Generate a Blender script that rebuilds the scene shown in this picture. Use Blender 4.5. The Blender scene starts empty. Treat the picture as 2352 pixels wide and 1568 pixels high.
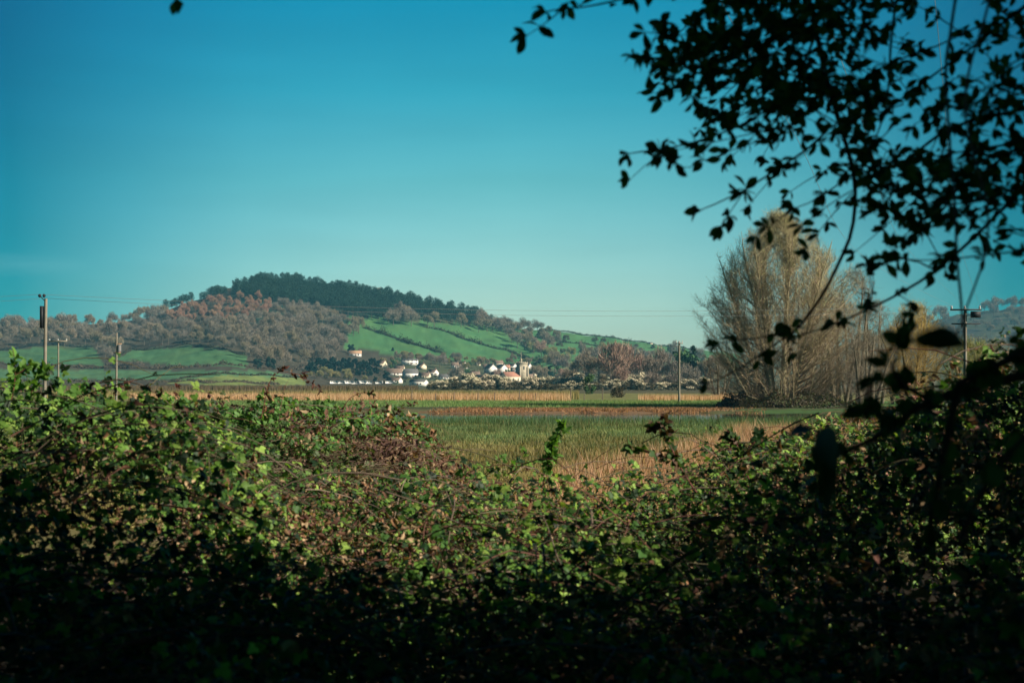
import bpy, math
import numpy as np

# ------------------------------------------------------------------ camera, world, sun, exposure
F, CX, HZ, CH = 3266.7, 1176.0, 880.0, 2.5      # focal length in survey units, principal column, horizon row, eye height
SC = bpy.context.scene
COL = SC.collection
rs = np.random.RandomState(7)
R = math.radians
cd = bpy.data.cameras.new('camera'); cam = bpy.data.objects.new('camera', cd); COL.objects.link(cam)
cam.location = (0, 0, CH); cam.rotation_euler = (R(90), 0, 0)
cd.lens = 50; cd.sensor_width = 36; cd.shift_y = (HZ-784)/2352; cd.clip_start = .05; cd.clip_end = 20000
cd.dof.use_dof = True; cd.dof.focus_distance = 45; cd.dof.aperture_fstop = 7
SC.camera = cam
SUN_AZ, SUN_EL = 112.0, 32.0                    # clockwise from the view axis (+Y)
SUNV = np.array([math.sin(R(SUN_AZ))*math.cos(R(SUN_EL)), math.cos(R(SUN_AZ))*math.cos(R(SUN_EL)), math.sin(R(SUN_EL))])
w = bpy.data.worlds.new('World'); SC.world = w; w.use_nodes = True
nt = w.node_tree; nt.nodes.clear()
N = nt.nodes.new; L = nt.links.new
out = N('ShaderNodeOutputWorld'); bg = N('ShaderNodeBackground'); sky = N('ShaderNodeTexSky')
sky.sky_type = 'NISHITA'; sky.sun_disc = False; sky.sun_elevation = R(SUN_EL); sky.sun_rotation = R(SUN_AZ)
sky.air_density = 1.0; sky.dust_density = .6; sky.ozone_density = 2.0
tc = N('ShaderNodeTexCoord'); sep = N('ShaderNodeSeparateXYZ'); L(tc.outputs['Generated'], sep.inputs[0])
ramp = N('ShaderNodeValToRGB'); L(sep.outputs['Z'], ramp.inputs[0])
SKYRAMP = [(0.0, (.78, .80, .71)), (.06, (.60, .78, .70)), (.14, (.28, .72, .62)), (.20, (.09, .66, .62)), (.27, (.0, .58, .62)), (.36, (.0, .2, .3)), (1.0, (.0, .12, .24))]
el = ramp.color_ramp.elements
while len(el) < len(SKYRAMP): el.new(.5)
for e, (p, c) in zip(el, SKYRAMP): e.position = p; e.color = (*c, 1)
side = N('ShaderNodeValToRGB'); ax = N('ShaderNodeMath'); ax.operation = 'MULTIPLY_ADD'; ax.inputs[1].default_value = .5; ax.inputs[2].default_value = .5
L(sep.outputs['X'], ax.inputs[0]); L(ax.outputs[0], side.inputs[0])
SIDERAMP = [(.0, (.02, .2, .32)), (.335, (.0, .36, .49)), (.37, (.3, .60, .71)), (.41, (.70, .84, .89)), (.45, (.92, .95, .97)), (.5, (1, 1, 1)), (.55, (.92, .95, .97)), (.59, (.70, .84, .89)), (.63, (.3, .60, .71)), (.665, (.0, .36, .49)), (1, (.02, .2, .32))]
el = side.color_ramp.elements
while len(el) < len(SIDERAMP): el.new(.5)
for e, (p, c) in zip(el, SIDERAMP): e.position = p; e.color = (*c, 1)
def mulc(a, b):
    m = N('ShaderNodeMix'); m.data_type = 'RGBA'; m.blend_type = 'MULTIPLY'; m.inputs[0].default_value = 1
    L(a, m.inputs[6]); L(b, m.inputs[7]); return m.outputs[2]
def vmath(op, a, b=None):
    m = N('ShaderNodeVectorMath'); m.operation = op
    for k, q in enumerate((a, b)):
        if q is None: continue
        if isinstance(q, tuple): m.inputs[k].default_value = q
        else: L(q, m.inputs[k])
    return m
def mrange(a, f0, f1, t0, t1):
    m = N('ShaderNodeMapRange'); L(a, m.inputs[0])
    for k, q in enumerate((f0, f1, t0, t1)): m.inputs[k+1].default_value = q
    m.interpolation_type = 'SMOOTHSTEP'; return m.outputs[0]
nz_ = N('ShaderNodeTexNoise'); nz_.inputs['Scale'].default_value = 1.0; nz_.inputs['Detail'].default_value = 6
L(vmath('MULTIPLY', tc.outputs['Generated'], (5, 5, 40)).outputs[0], nz_.inputs['Vector'])
d_ = vmath('LENGTH', vmath('MULTIPLY', vmath('ADD', tc.outputs['Generated'], (.335, -.94, -.079)).outputs[0], (22, 0, 130)).outputs[0])
wisp = N('ShaderNodeMath'); wisp.operation = 'MULTIPLY'; L(mrange(d_.outputs['Value'], 0, 1.3, 1, 0), wisp.inputs[0]); L(mrange(nz_.outputs['Fac'], .35, .7, .15, 1), wisp.inputs[1])   # the one faint streak of cirrus
tot = vmath('SCALE', mulc(mulc(sky.outputs[0], ramp.outputs[0]), side.outputs[0])); L(mrange(nz_.outputs['Fac'], .3, .7, .97, 1.03), tot.inputs['Scale'])
wc = vmath('SCALE', (.8, .95, .9)); L(wisp.outputs[0], wc.inputs['Scale'])
L(vmath('ADD', tot.outputs[0], wc.outputs[0]).outputs[0], bg.inputs[0]); bg.inputs[1].default_value = .095
L(bg.outputs[0], out.inputs[0])
sd = bpy.data.lights.new('sun', 'SUN'); so = bpy.data.objects.new('sun', sd); COL.objects.link(so)
sd.energy = 4.4; sd.angle = R(.5); sd.color = (1, .9, .74)
so.rotation_euler = (R(90-SUN_EL), 0, R(180-SUN_AZ)); so.location = (40, -20, 60)
SC.view_settings.view_transform = 'Standard'; SC.view_settings.look = 'None'; SC.view_settings.exposure = .85; SC.view_settings.gamma = 1
SC.render.engine = 'CYCLES'; SC.cycles.max_bounces = 5; SC.cycles.transparent_max_bounces = 8; SC.cycles.volume_bounces = 0
SC.cycles.diffuse_bounces = 3; SC.cycles.glossy_bounces = 2; SC.cycles.transmission_bounces = 3

# ------------------------------------------------------------------ helpers
def P(u, v, Y):
    return np.array([(u-CX)/F*Y, Y, CH+(HZ-v)/F*Y])

def wobble(x, y, scale, seed, octaves=3):
    r = np.random.RandomState(seed); s = np.zeros(np.broadcast(x, y).shape); a = 1.0; tot = 0
    for o in range(octaves):
        for k in range(5):
            th = r.uniform(0, 6.283); f = 6.283/scale*(2**o)*r.uniform(.6, 1.5)
            s = s + a*np.sin((x*math.cos(th)+y*math.sin(th))*f + r.uniform(0, 6.283)
                             + 1.3*np.sin((x*math.sin(th*1.7)-y*math.cos(th*1.7))*f*.63 + r.uniform(0, 6)))
        tot += a*2.2; a *= .5
    return s/tot

def inpoly(x, y, poly):
    x = np.asarray(x, float); y = np.asarray(y, float); ins = np.zeros(x.shape, bool); n = len(poly)
    for i in range(n):
        x1, y1 = poly[i]; x2, y2 = poly[(i+1) % n]
        if y1 == y2: continue
        c = ((y1 > y) != (y2 > y)) & (x < (x2-x1)*(y-y1)/(y2-y1)+x1); ins ^= c
    return ins

def mat(name, color=(.5, .5, .5), rough=.9, attr=False, objvar=0.0, noise=None, trans=0.0, spec=.2, huevar=0.0, metal=0.0, bump=None):
    m = bpy.data.materials.new(name); m.use_nodes = True; t = m.node_tree; t.nodes.clear()
    n = t.nodes.new; l = t.links.new
    o = n('ShaderNodeOutputMaterial'); b = n('ShaderNodeBsdfPrincipled'); b.inputs['Roughness'].default_value = rough
    b.inputs['Specular IOR Level'].default_value = spec; b.inputs['Metallic'].default_value = metal
    if attr: a = n('ShaderNodeAttribute'); a.attribute_name = 'Col'; c = a.outputs['Color']
    else: a = n('ShaderNodeRGB'); a.outputs[0].default_value = (*color, 1); c = a.outputs[0]
    if noise:
        sc, amt = noise; tcn = n('ShaderNodeTexCoord'); tx = n('ShaderNodeTexNoise'); tx.inputs['Scale'].default_value = sc; tx.inputs['Detail'].default_value = 5
        l(tcn.outputs['Object'], tx.inputs['Vector']); mr = n('ShaderNodeMapRange'); l(tx.outputs['Fac'], mr.inputs[0])
        mr.inputs[1].default_value = .3; mr.inputs[2].default_value = .7; mr.inputs[3].default_value = 1-amt; mr.inputs[4].default_value = 1+amt
        v = n('ShaderNodeVectorMath'); v.operation = 'SCALE'; l(c, v.inputs[0]); l(mr.outputs[0], v.inputs['Scale']); c = v.outputs[0]
    if objvar or huevar:
        oi = n('ShaderNodeObjectInfo'); hs = n('ShaderNodeHueSaturation')
        mr = n('ShaderNodeMapRange'); l(oi.outputs['Random'], mr.inputs[0]); mr.inputs[3].default_value = 1-objvar; mr.inputs[4].default_value = 1+objvar; l(mr.outputs[0], hs.inputs['Value'])
        m2 = n('ShaderNodeMath'); m2.operation = 'MULTIPLY'; m2.inputs[1].default_value = 7.31; l(oi.outputs['Random'], m2.inputs[0])
        m3 = n('ShaderNodeMath'); m3.operation = 'FRACT'; l(m2.outputs[0], m3.inputs[0])
        mr = n('ShaderNodeMapRange'); l(m3.outputs[0], mr.inputs[0]); mr.inputs[3].default_value = .5-huevar; mr.inputs[4].default_value = .5+huevar; l(mr.outputs[0], hs.inputs['Hue'])
        l(c, hs.inputs['Color']); c = hs.outputs[0]
    l(c, b.inputs['Base Color'])
    if bump:
        tcn = n('ShaderNodeTexCoord'); tx = n('ShaderNodeTexNoise'); tx.inputs['Scale'].default_value = bump[0]; l(tcn.outputs['Object'], tx.inputs['Vector'])
        bp = n('ShaderNodeBump'); bp.inputs['Strength'].default_value = bump[1]; l(tx.outputs['Fac'], bp.inputs['Height']); l(bp.outputs[0], b.inputs['Normal'])
    s = b.outputs[0]
    if trans:
        tr = n('ShaderNodeBsdfTranslucent'); mx = n('ShaderNodeMixShader'); mx.inputs[0].default_value = trans
        v = n('ShaderNodeVectorMath'); v.operation = 'MULTIPLY'; l(c, v.inputs[0]); v.inputs[1].default_value = (1.5, 1.5, .6); l(v.outputs[0], tr.inputs['Color'])
        l(s, mx.inputs[1]); l(tr.outputs[0], mx.inputs[2]); s = mx.outputs[0]
    l(s, o.inputs['Surface']); return m

def tag(o, label=None, cat=None, group=None, kind=None):
    if label: o['label'] = label
    if cat: o['category'] = cat
    if group: o['group'] = group
    if kind: o['kind'] = kind
    return o

def empty(name, loc, label, cat, group=None, rz=0.0):
    o = bpy.data.objects.new(name, None); COL.objects.link(o); o.location = [float(q) for q in loc]; o.rotation_euler = (0, 0, rz)
    o.empty_display_size = .2
    return tag(o, label, cat, group)

class Geo:
    """collects vertices and faces (tri or quad), with colour per vertex and a material slot per face"""
    def __init__(s): s.V = []; s.T = []; s.C = []; s.M = []; s.n = 0
    def add(s, V, T, col=(1, 1, 1), mi=0):
        V = np.asarray(V, float).reshape(-1, 3); T = np.asarray(T, int)
        if T.shape[1] == 4: T = np.concatenate([T[:, [0, 1, 2]], T[:, [0, 2, 3]]])
        c = np.asarray(col, float)
        if c.ndim == 1: c = np.tile(c[:3], (len(V), 1))
        s.V.append(V); s.T.append(T+s.n); s.C.append(c); s.M.append(np.full(len(T), mi)); s.n += len(V)
    def merge(s, g, loc=(0, 0, 0), scale=1.0, rz=0.0):
        V, T, C, M = g.arr(); c, q = math.cos(rz), math.sin(rz)
        V2 = np.stack([V[:, 0]*c-V[:, 1]*q, V[:, 0]*q+V[:, 1]*c, V[:, 2]], 1)*np.asarray(scale)+np.asarray(loc)
        s.V.append(V2); s.T.append(T+s.n); s.C.append(C); s.M.append(M); s.n += len(V2)
    def arr(s):
        return np.concatenate(s.V), np.concatenate(s.T), np.concatenate(s.C), np.concatenate(s.M)
    def mesh(s, name, mats, smooth=False):
        V, T, C, M = s.arr(); me = bpy.data.meshes.new(name)
        me.vertices.add(len(V)); me.vertices.foreach_set('co', V.ravel())
        me.loops.add(len(T)*3); me.loops.foreach_set('vertex_index', T.ravel().astype(np.int32))
        me.polygons.add(len(T)); me.polygons.foreach_set('loop_start', np.arange(0, len(T)*3, 3, dtype=np.int32))
        me.polygons.foreach_set('loop_total', np.full(len(T), 3, dtype=np.int32))
        mats = mats if isinstance(mats, (list, tuple)) else [mats]
        for m in mats: me.materials.append(m)
        me.polygons.foreach_set('material_index', M.astype(np.int32))
        if smooth: me.polygons.foreach_set('use_smooth', np.ones(len(T), bool))
        at = me.color_attributes.new('Col', 'FLOAT_COLOR', 'POINT')
        at.data.foreach_set('color', np.concatenate([C, np.ones((len(C), 1))], 1).ravel())
        me.update(calc_edges=True); return me
    def build(s, name, mats, parent=None, smooth=False):
        o = bpy.data.objects.new(name, s.mesh(name, mats, smooth)); COL.objects.link(o)
        if parent: o.parent = parent
        return o

def tube(g, pts, rad, n=5, col=(1, 1, 1), mi=0, cap=True):
    pts = np.asarray(pts, float); k = len(pts); rad = np.broadcast_to(np.asarray(rad, float), (k,))
    d = np.gradient(pts, axis=0); d /= np.linalg.norm(d, axis=1, keepdims=True)+1e-12
    ref = np.array([0., 0, 1]) if abs(d[:, 2]).mean() < .8 else np.array([1., 0, 0])
    a = np.cross(d, ref); a /= np.linalg.norm(a, axis=1, keepdims=True)+1e-12; b = np.cross(d, a)
    th = np.arange(n)*2*math.pi/n
    V = pts[:, None]+rad[:, None, None]*(a[:, None]*np.cos(th)[None, :, None]+b[:, None]*np.sin(th)[None, :, None])
    V = V.reshape(-1, 3); i = np.arange(k-1)[:, None]*n; j = np.arange(n)[None]; j2 = (j+1) % n
    q = np.stack([(i+j), (i+j2), (i+n+j2), (i+n+j)], -1).reshape(-1, 4)
    g.add(V, q, col, mi)
    if cap and n >= 3:
        for base in (0, (k-1)*n):
            g.add(V[base:base+n], np.array([[0, t, t+1] for t in range(1, n-1)]), col, mi)

def box(g, c, s, col=(1, 1, 1), mi=0, rz=0.0, top=1.0):
    x, y, z = np.asarray(s, float)/2; V = []
    for zz, k in ((-z, 1), (z, top)):
        for xx, yy in ((-x, -y), (x, -y), (x, y), (-x, y)): V.append((xx*k, yy*k, zz))
    V = np.array(V); cc, q = math.cos(rz), math.sin(rz)
    V = np.stack([V[:, 0]*cc-V[:, 1]*q, V[:, 0]*q+V[:, 1]*cc, V[:, 2]], 1)+np.asarray(c, float)
    g.add(V, np.array([[0, 3, 2, 1], [4, 5, 6, 7], [0, 1, 5, 4], [1, 2, 6, 5], [2, 3, 7, 6], [3, 0, 4, 7]]), col, mi)

def frames(nrm, r):
    nrm = nrm/(np.linalg.norm(nrm, axis=1, keepdims=True)+1e-9); t = r.normal(size=nrm.shape)
    a = t-nrm*(t*nrm).sum(1, keepdims=True); a /= np.linalg.norm(a, axis=1, keepdims=True)+1e-9
    return a, np.cross(nrm, a), nrm

def stamp(g, TV, TT, pos, nrm, size, col, r, mi=0, ax=None):
    """stamps a small template (x along the leaf, z up) at many places"""
    n = len(pos)
    if n == 0: return
    if ax is None: a, b, c = frames(nrm, r)
    else:
        a = ax/(np.linalg.norm(ax, axis=1, keepdims=True)+1e-9); b = np.cross(nrm, a); b /= np.linalg.norm(b, axis=1, keepdims=True)+1e-9; c = np.cross(a, b)
    size = np.broadcast_to(np.asarray(size, float), (n,))
    V = pos[:, None]+size[:, None, None]*(TV[None, :, 0:1]*a[:, None]+TV[None, :, 1:2]*b[:, None]+TV[None, :, 2:3]*c[:, None])
    k = len(TV); T = (TT[None]+(np.arange(n)*k)[:, None, None]).reshape(-1, 3)
    C = np.repeat(np.asarray(col, float), k, axis=0) if np.ndim(col) == 2 else np.tile(col, (n*k, 1))
    g.add(V.reshape(-1, 3), T, C, mi)

TRI = (np.array([[-.5, -.3, 0], [.5, -.1, 0.06], [-.1, .45, -.04]]), np.array([[0, 1, 2]]))
QUAD = (np.array([[-.5, -.22, 0], [.1, -.34, .1], [.55, .05, -.05], [0, .36, .06]]), np.array([[0, 1, 2], [0, 2, 3]]))
SLIV = (np.array([[0, -.5, 0], [1, 0, .1], [0, .5, 0]]), np.array([[0, 1, 2]]))

def palette(r, n, cols, wts=None, jit=.2):
    cols = np.array(cols, float); k = r.choice(len(cols), n, p=None if wts is None else np.array(wts)/sum(wts))
    return cols[k]*r.uniform(1-jit, 1+jit, (n, 1))

# ------------------------------------------------------------------ terrain
RU = [-1500, 0, 100, 200, 330, 400, 500, 560, 600, 680, 750, 830, 900, 960, 1000, 1050, 1100, 1150, 1200, 1260, 1330, 1400, 1500, 1600, 1700, 1900, 2050, 2150, 2200, 2352, 2700, 3500]
RV = [770, 748, 746, 746, 732, 706, 670, 649, 636, 638, 649, 661, 673, 685, 696, 709, 729, 744, 754, 758, 766, 777, 790, 803, 812, 800, 760, 735, 722, 703, 690, 750]
YRU = [-1500, 0, 500, 700, 1200, 1600, 2000, 3500]; YRV = [1300, 1450, 1650, 1750, 1750, 1850, 2300, 2300]
Y0U = [-1500, 0, 500, 750, 900, 1300, 1600, 2352, 3500]; Y0V = [620, 640, 700, 950, 1020, 1020, 1100, 1300, 1300]
def vr(u): return np.interp(u, RU, RV)
def Yr(u): return np.interp(u, YRU, YRV)
def Y0(u): return np.interp(u, Y0U, Y0V)
def vb(u): return HZ+F*CH/Y0(u)
def gz(X, Y):
    X = np.asarray(X, float); Y = np.asarray(Y, float); Ys = np.maximum(Y, 50.); u = CX+F*X/Ys
    s = (Ys-Y0(u))/(Yr(u)-Y0(u)); b = vb(u)
    v = b-(b-vr(u))*np.clip(s, 0, 1)**1.2
    z = np.where(s > 0, CH+(HZ-v)*Ys/F, 0.)
    zr = CH+(HZ-vr(u))*Yr(u)/F
    z = np.where(s > 1, zr*np.exp(-((Ys-Yr(u))/650)**2), z)
    z = z+wobble(X, Y, 60, 3)*np.clip(s*8, 0, 1)*1.2
    t = np.clip((13-Y)/4, 0, 1); z = z+.9*t*t*(3-2*t)
    z = z+.05*wobble(X, Y, 6, 5)*np.clip((Y-6)/10, 0, 1)
    e = np.minimum(np.minimum((Y-88-3*wobble(X, Y, 14, 8)), (125+1.2*wobble(X, Y, 9, 9)-Y)), np.minimum(X+18, 28-X))
    return z-.55*np.clip(e/3, 0, 1)
def gpt(u, v):
    """the place on the ground seen along a survey direction"""
    b = vb(u)
    if v > b-.5: Y = F*CH/max(v-HZ, .5)
    else: Y = Y0(u)+(Yr(u)-Y0(u))*min(1.0, ((b-v)/(b-vr(u))))**(1/1.2)
    X = (u-CX)/F*Y
    return np.array([X, Y, float(gz(X, Y))])
FIELDS = [([(-400, 815), (0, 806), (100, 796), (215, 797), (238, 838), (0, 834), (-400, 840)], (.045, .125, .06)),
          ([(262, 828), (300, 806), (430, 795), (500, 803), (565, 815), (572, 842), (400, 838)], (.055, .145, .065)),
          ([(-300, 846), (620, 852), (690, 866), (400, 873), (-300, 870)], (.06, .145, .075)),
          ([(380, 880), (420, 872), (520, 862), (700, 866), (700, 884), (500, 886)], (.15, .19, .06)),
          ([(800, 728), (960, 738), (1100, 745), (1180, 755), (1260, 750), (1400, 770), (1700, 802), (1700, 850), (1400, 850), (1200, 846), (1180, 836), (920, 825), (860, 805), (790, 800)], (.055, .155, .06)),
          ([(2050, 700), (2700, 640), (2700, 760), (2050, 790)], (.045, .042, .036))]
ts = np.concatenate([np.linspace(-1.3, -.43, 40)[:-1], np.linspace(-.43, .43, 640), np.linspace(.43, 1.3, 40)[1:]])
ys = np.concatenate([np.arange(-30, 16, 1.0), 16*(4200/16)**(np.arange(1, 271)/270)])
TT_, YY = np.meshgrid(ts, ys); XX = TT_*(YY+45)
ZZ = gz(XX, YY)
g = Geo(); nr, nc = XX.shape
V = np.stack([XX, YY, ZZ], -1).reshape(-1, 3)
i = (np.arange(nr-1)[:, None]*nc+np.arange(nc-1)[None]).ravel()
Q = np.stack([i, i+1, i+nc+1, i+nc], 1)
X, Y, Z = V.T; Ys = np.maximum(Y, 1.0); u = CX+F*X/Ys; v = HZ+F*(CH-Z)/Ys
nz = wobble(X, Y, 12, 21); nz2 = wobble(X, Y, 90, 22)
def lay(C, m, c): C[m] = c
C = np.tile(np.array([.10, .105, .05]), (len(V), 1))
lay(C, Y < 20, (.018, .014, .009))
lay(C, (Y >= 20) & (Y < 70), (.13, .115, .05))
lay(C, (Y >= 58+5*nz) & (Y < 92), (.07, .115, .04))
lay(C, (Y > 87) & (Y < 122.5), (.03, .045, .02))
lay(C, (Y >= 119+2.5*nz) & (Y < 136+5*nz) & (u < 1640+60*nz) & (u > 1010+60*nz), (.17, .11, .065)); lay(C, (Y >= 110) & (Y < 150) & (u >= 1700), (.06, .11, .04))
lay(C, (Y >= 136+5*nz) & (Y < 152+5*nz), (.06, .07, .035))
lay(C, (Y >= 150+5*nz) & (Y < 196), (.075, .15, .045))
lay(C, (Y >= 196) & (Y < 360), (.15, .155, .06))
lay(C, (Y >= 360+40*nz2) & (Y < 2000), (.085, .08, .045))
hill = Y > Y0(u)
lay(C, hill & (u < 900), (.06, .052, .036)); lay(C, hill & (v < 742) & (u > 530) & (u < 1110), (.02, .035, .025)); lay(C, hill & (u >= 900), (.075, .085, .045))
for poly, c in FIELDS:
    m = inpoly(u, v, poly) & (Y > 350) & (Y < Yr(u)*1.03)
    mv = (wobble(X, Y, 45, 23)*.5+.5)[m, None]; C[m] = np.array(c)*(1-mv)+(np.array(c)*.75+np.array([.035, .045, .01]))*mv
C *= (1+.14*nz+.13*wobble(X, Y, 28, 24))[:, None]
g.add(V, Q, C)
M_ground = mat('ground_soil_and_grass', attr=True, rough=1, spec=.05, noise=(.8, .22))
tag(g.build('ground', M_ground, smooth=True), kind='structure')
gw = Geo(); a = np.linspace(0, 2*math.pi, 48, endpoint=False)
gw.add([(X_, Y_, -.12) for X_, Y_ in ((-19, 84), (29, 84), (29, 127), (-19, 127))], [[0, 1, 2, 3]])
M_water = mat('pond_water', (.012, .02, .016), rough=.06, spec=.5, bump=(3.0, .04))
tag(gw.build('water', M_water), kind='structure')

# ------------------------------------------------------------------ marsh vegetation
def blades(g, r, X, Y, h, wd, cols, lean=.25, z=None):
    n = len(X); z = gz(X, Y) if z is None else z; th = r.uniform(0, 6.283, n)
    dx, dy = np.cos(th)*wd/2, np.sin(th)*wd/2; lx, ly = r.normal(0, lean, n)*h, r.normal(0, lean, n)*h
    V = np.stack([np.stack([X-dx, Y-dy, z-.03], 1), np.stack([X+dx, Y+dy, z-.03], 1), np.stack([X+lx, Y+ly, z+h], 1)], 1).reshape(-1, 3)
    g.add(V, np.arange(n*3).reshape(-1, 3), np.repeat(cols, 3, 0))
M_reed = mat('dry_reed', attr=True, rough=.8, spec=.15, trans=.25)
M_grass = mat('marsh_grass', attr=True, rough=.8, spec=.15, trans=.25)
def field_of(r, n, u0, u1, Ya, Yb, p=1.0):
    Y = np.sqrt(r.uniform(0, 1, n)*(Yb**2-Ya**2)+Ya**2) if p == 1 else Ya*(Yb/Ya)**r.uniform(0, 1, n)
    U = r.uniform(u0, u1, n); return (U-CX)/F*Y, Y, U
r = np.random.RandomState(11)
g = Geo()                                       # meadow grass of the marsh
X, Y, U = field_of(r, 190000, -300, 2500, 24, 91, 2)
k = (wobble(X, Y, 7, 31) > -1.2); X, Y = X[k], Y[k]; n1 = wobble(X, Y, 9, 32)+.3*r.normal(size=len(X))
t = np.clip((Y-46)/26+.5*n1, 0, 1)[:, None]
c = (1-t)*np.array([.27, .225, .09])+t*np.array([.135, .19, .075]); c = c*r.uniform(.7, 1.25, (len(X), 1))*(1+.28*wobble(X, Y, 13, 35)[:, None])+np.array([.06, .03, .0])*np.clip(wobble(X, Y, 8, 36), 0, 1)[:, None]
blades(g, r, X, Y, r.uniform(.06, .22, len(X)), r.uniform(.02, .06, len(X)), c, lean=.45)
for q in range(150):                           # tussocks of soft rush
    cy = r.uniform(34, 88); cx = (r.uniform(900, 1900)-CX)/F*cy; m_ = r.randint(25, 70); rr_ = abs(r.normal(0, .35, m_))+.02; an = r.uniform(0, 6.28, m_)
    blades(g, r, cx+rr_*np.cos(an)*1.4, cy+rr_*np.sin(an), r.uniform(.25, .55, m_), r.uniform(.012, .03, m_), palette(r, m_, [(.05, .09, .03), (.09, .13, .045), (.2, .17, .08)]), lean=.3)
X, Y, U = field_of(r, 12000, 900, 1900, 84, 104)  # rushes standing in the shallow water
k = (wobble(X, Y, 10, 33)+(102-Y)/8+.25*r.normal(size=len(X)) > .1); X, Y = X[k], Y[k]
blades(g, r, X, Y, r.uniform(.25, .6, len(X)), r.uniform(.02, .045, len(X)), palette(r, len(X), [(.06, .13, .045), (.1, .15, .06)]), z=np.full(len(X), -.14))
X, Y, U = field_of(r, 90000, 300, 1900, 150, 195)
blades(g, r, X, Y, r.uniform(.12, .38, len(X)), r.uniform(.03, .08, len(X)), palette(r, len(X), [(.12, .24, .07), (.22, .26, .1)]))
tag(g.build('marsh_grass', M_grass), 'rough green marsh grass growing on the wet meadow', 'grass', kind='stuff')
g = Geo()                                       # bank of cut reed litter behind the pond
X, Y, U = field_of(r, 30000, 980, 1760, 124, 140)
k = (wobble(X, Y, 6, 41)+.3*r.normal(size=len(X)) > -.05+np.clip((U-1560)/200, 0, 2)+np.clip((1080-U)/100, 0, 2)); X, Y = X[k], Y[k]
blades(g, r, X, Y, r.uniform(.05, .28, len(X)), r.uniform(.04, .12, len(X)), palette(r, len(X), [(.42, .24, .12), (.3, .15, .08), (.12, .08, .05)]), lean=.8)
tag(g.build('reed_litter', M_reed), 'low bank of flattened russet reed litter along the far edge of the pond', 'reeds', kind='stuff')
def reedbed(name, label, u0, u1, Ya, Yb, n, h, cols, wts=None, seed=1, wd=(.02, .05), lean=.08, edge=None):
    r = np.random.RandomState(seed); g = Geo(); X, Y, U = field_of(r, n, u0, u1, Ya, Yb)
    if edge is not None: k = edge(X, Y, U, r); X, Y = X[k], Y[k]
    hh = h*r.uniform(.6, 1.1, len(X))*(1+.18*wobble(X, Y, 8, seed+3))
    blades(g, r, X, Y, hh, r.uniform(*wd, len(X)), palette(r, len(X), cols, wts), lean=lean)
    return tag(g.build(name, M_reed), label, 'reeds', kind='stuff')
REED = [(.60, .39, .22), (.52, .31, .17), (.64, .46, .29), (.34, .2, .11)]
reedbed('reed_bed', 'long strip of dry orange reeds across the marsh below the village', 300, 1312, 189, 214, 38000, 1.2, REED, seed=51, wd=(.04, .08), edge=lambda X, Y, U, r: (Y > 193+4*wobble(X, Y, 16, 63)) & (U < 1300+18*r.normal(size=len(X))) & (wobble(X, Y, 5, 64) > -.75))
reedbed('reed_bed', 'short strip of dry orange reeds around the lone wooden pole', 1466, 1740, 190, 218, 12000, .95, REED, seed=52, wd=(.04, .08), edge=lambda X, Y, U, r: (Y > 196+4*wobble(X, Y, 14, 65)) & (U > 1475+14*r.normal(size=len(X))) & (wobble(X, Y, 5, 66) > -.6))
reedbed('reed_bed', 'dull olive reeds behind the long orange reed strip', 100, 1330, 214, 300, 26000, 1.3, [(.22, .2, .08), (.33, .25, .11), (.14, .15, .06)], seed=53, wd=(.06, .12))
reedbed('reed_bed', 'dark brown reeds in front of the parked caravans', -200, 960, 360, 640, 30000, 1.9, [(.13, .095, .055), (.09, .08, .045), (.17, .12, .07)], seed=54, wd=(.12, .3))
def near_edge(X, Y, U, r): return Y < np.interp(U, [1120, 1220, 1290, 1450, 1640, 1700], [8, 24, 34, 40, 54, 70])*(1+.07*wobble(X, Y, 5, 61)+.06*r.normal(size=len(X)))
reedbed('reed_bed', 'near bed of dry russet reeds behind the bramble bank', 1050, 2100, 24, 84, 60000, .72, [(.62, .34, .21), (.48, .24, .14), (.68, .46, .3), (.24, .12, .08), (.3, .24, .11)], seed=55, wd=(.012, .03), lean=.36, edge=near_edge)
# posts of the wire fence in front of the long reed strip
M_post = mat('weathered_post', (.16, .13, .1), noise=(4, .3))
gp = Geo(); tube(gp, [(0, 0, -.1), (0, 0, .7), (.02, 0, 1.35)], [.07, .065, .06], 6); mp = gp.mesh('fence_post', M_post)
for k, (uu, hs) in enumerate([(946, 1.15), (1000, .8), (1043, 1.0), (1098, 1.0), (1136, 1.0), (1193, 1.3), (1230, .9), (1311, 1.45), (1384, 1.3), (1342, .8)]):
    o = bpy.data.objects.new('fence_post', mp); COL.objects.link(o); X_ = (uu-CX)/F*191; o.location = (X_, 191, float(gz(X_, 191))); o.scale = (1, 1, hs)
    tag(o, 'thin dark fence post standing in front of the long orange reed strip', 'fence post', 'posts of the marsh fence')
# ------------------------------------------------------------------ far trees: templates and planting
M_far = mat('far_foliage', attr=True, rough=1, spec=.05, objvar=.11, huevar=.01)
M_bark = mat('bark', (.13, .11, .085), rough=.95, spec=.1, noise=(3, .3), objvar=.1)

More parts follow.
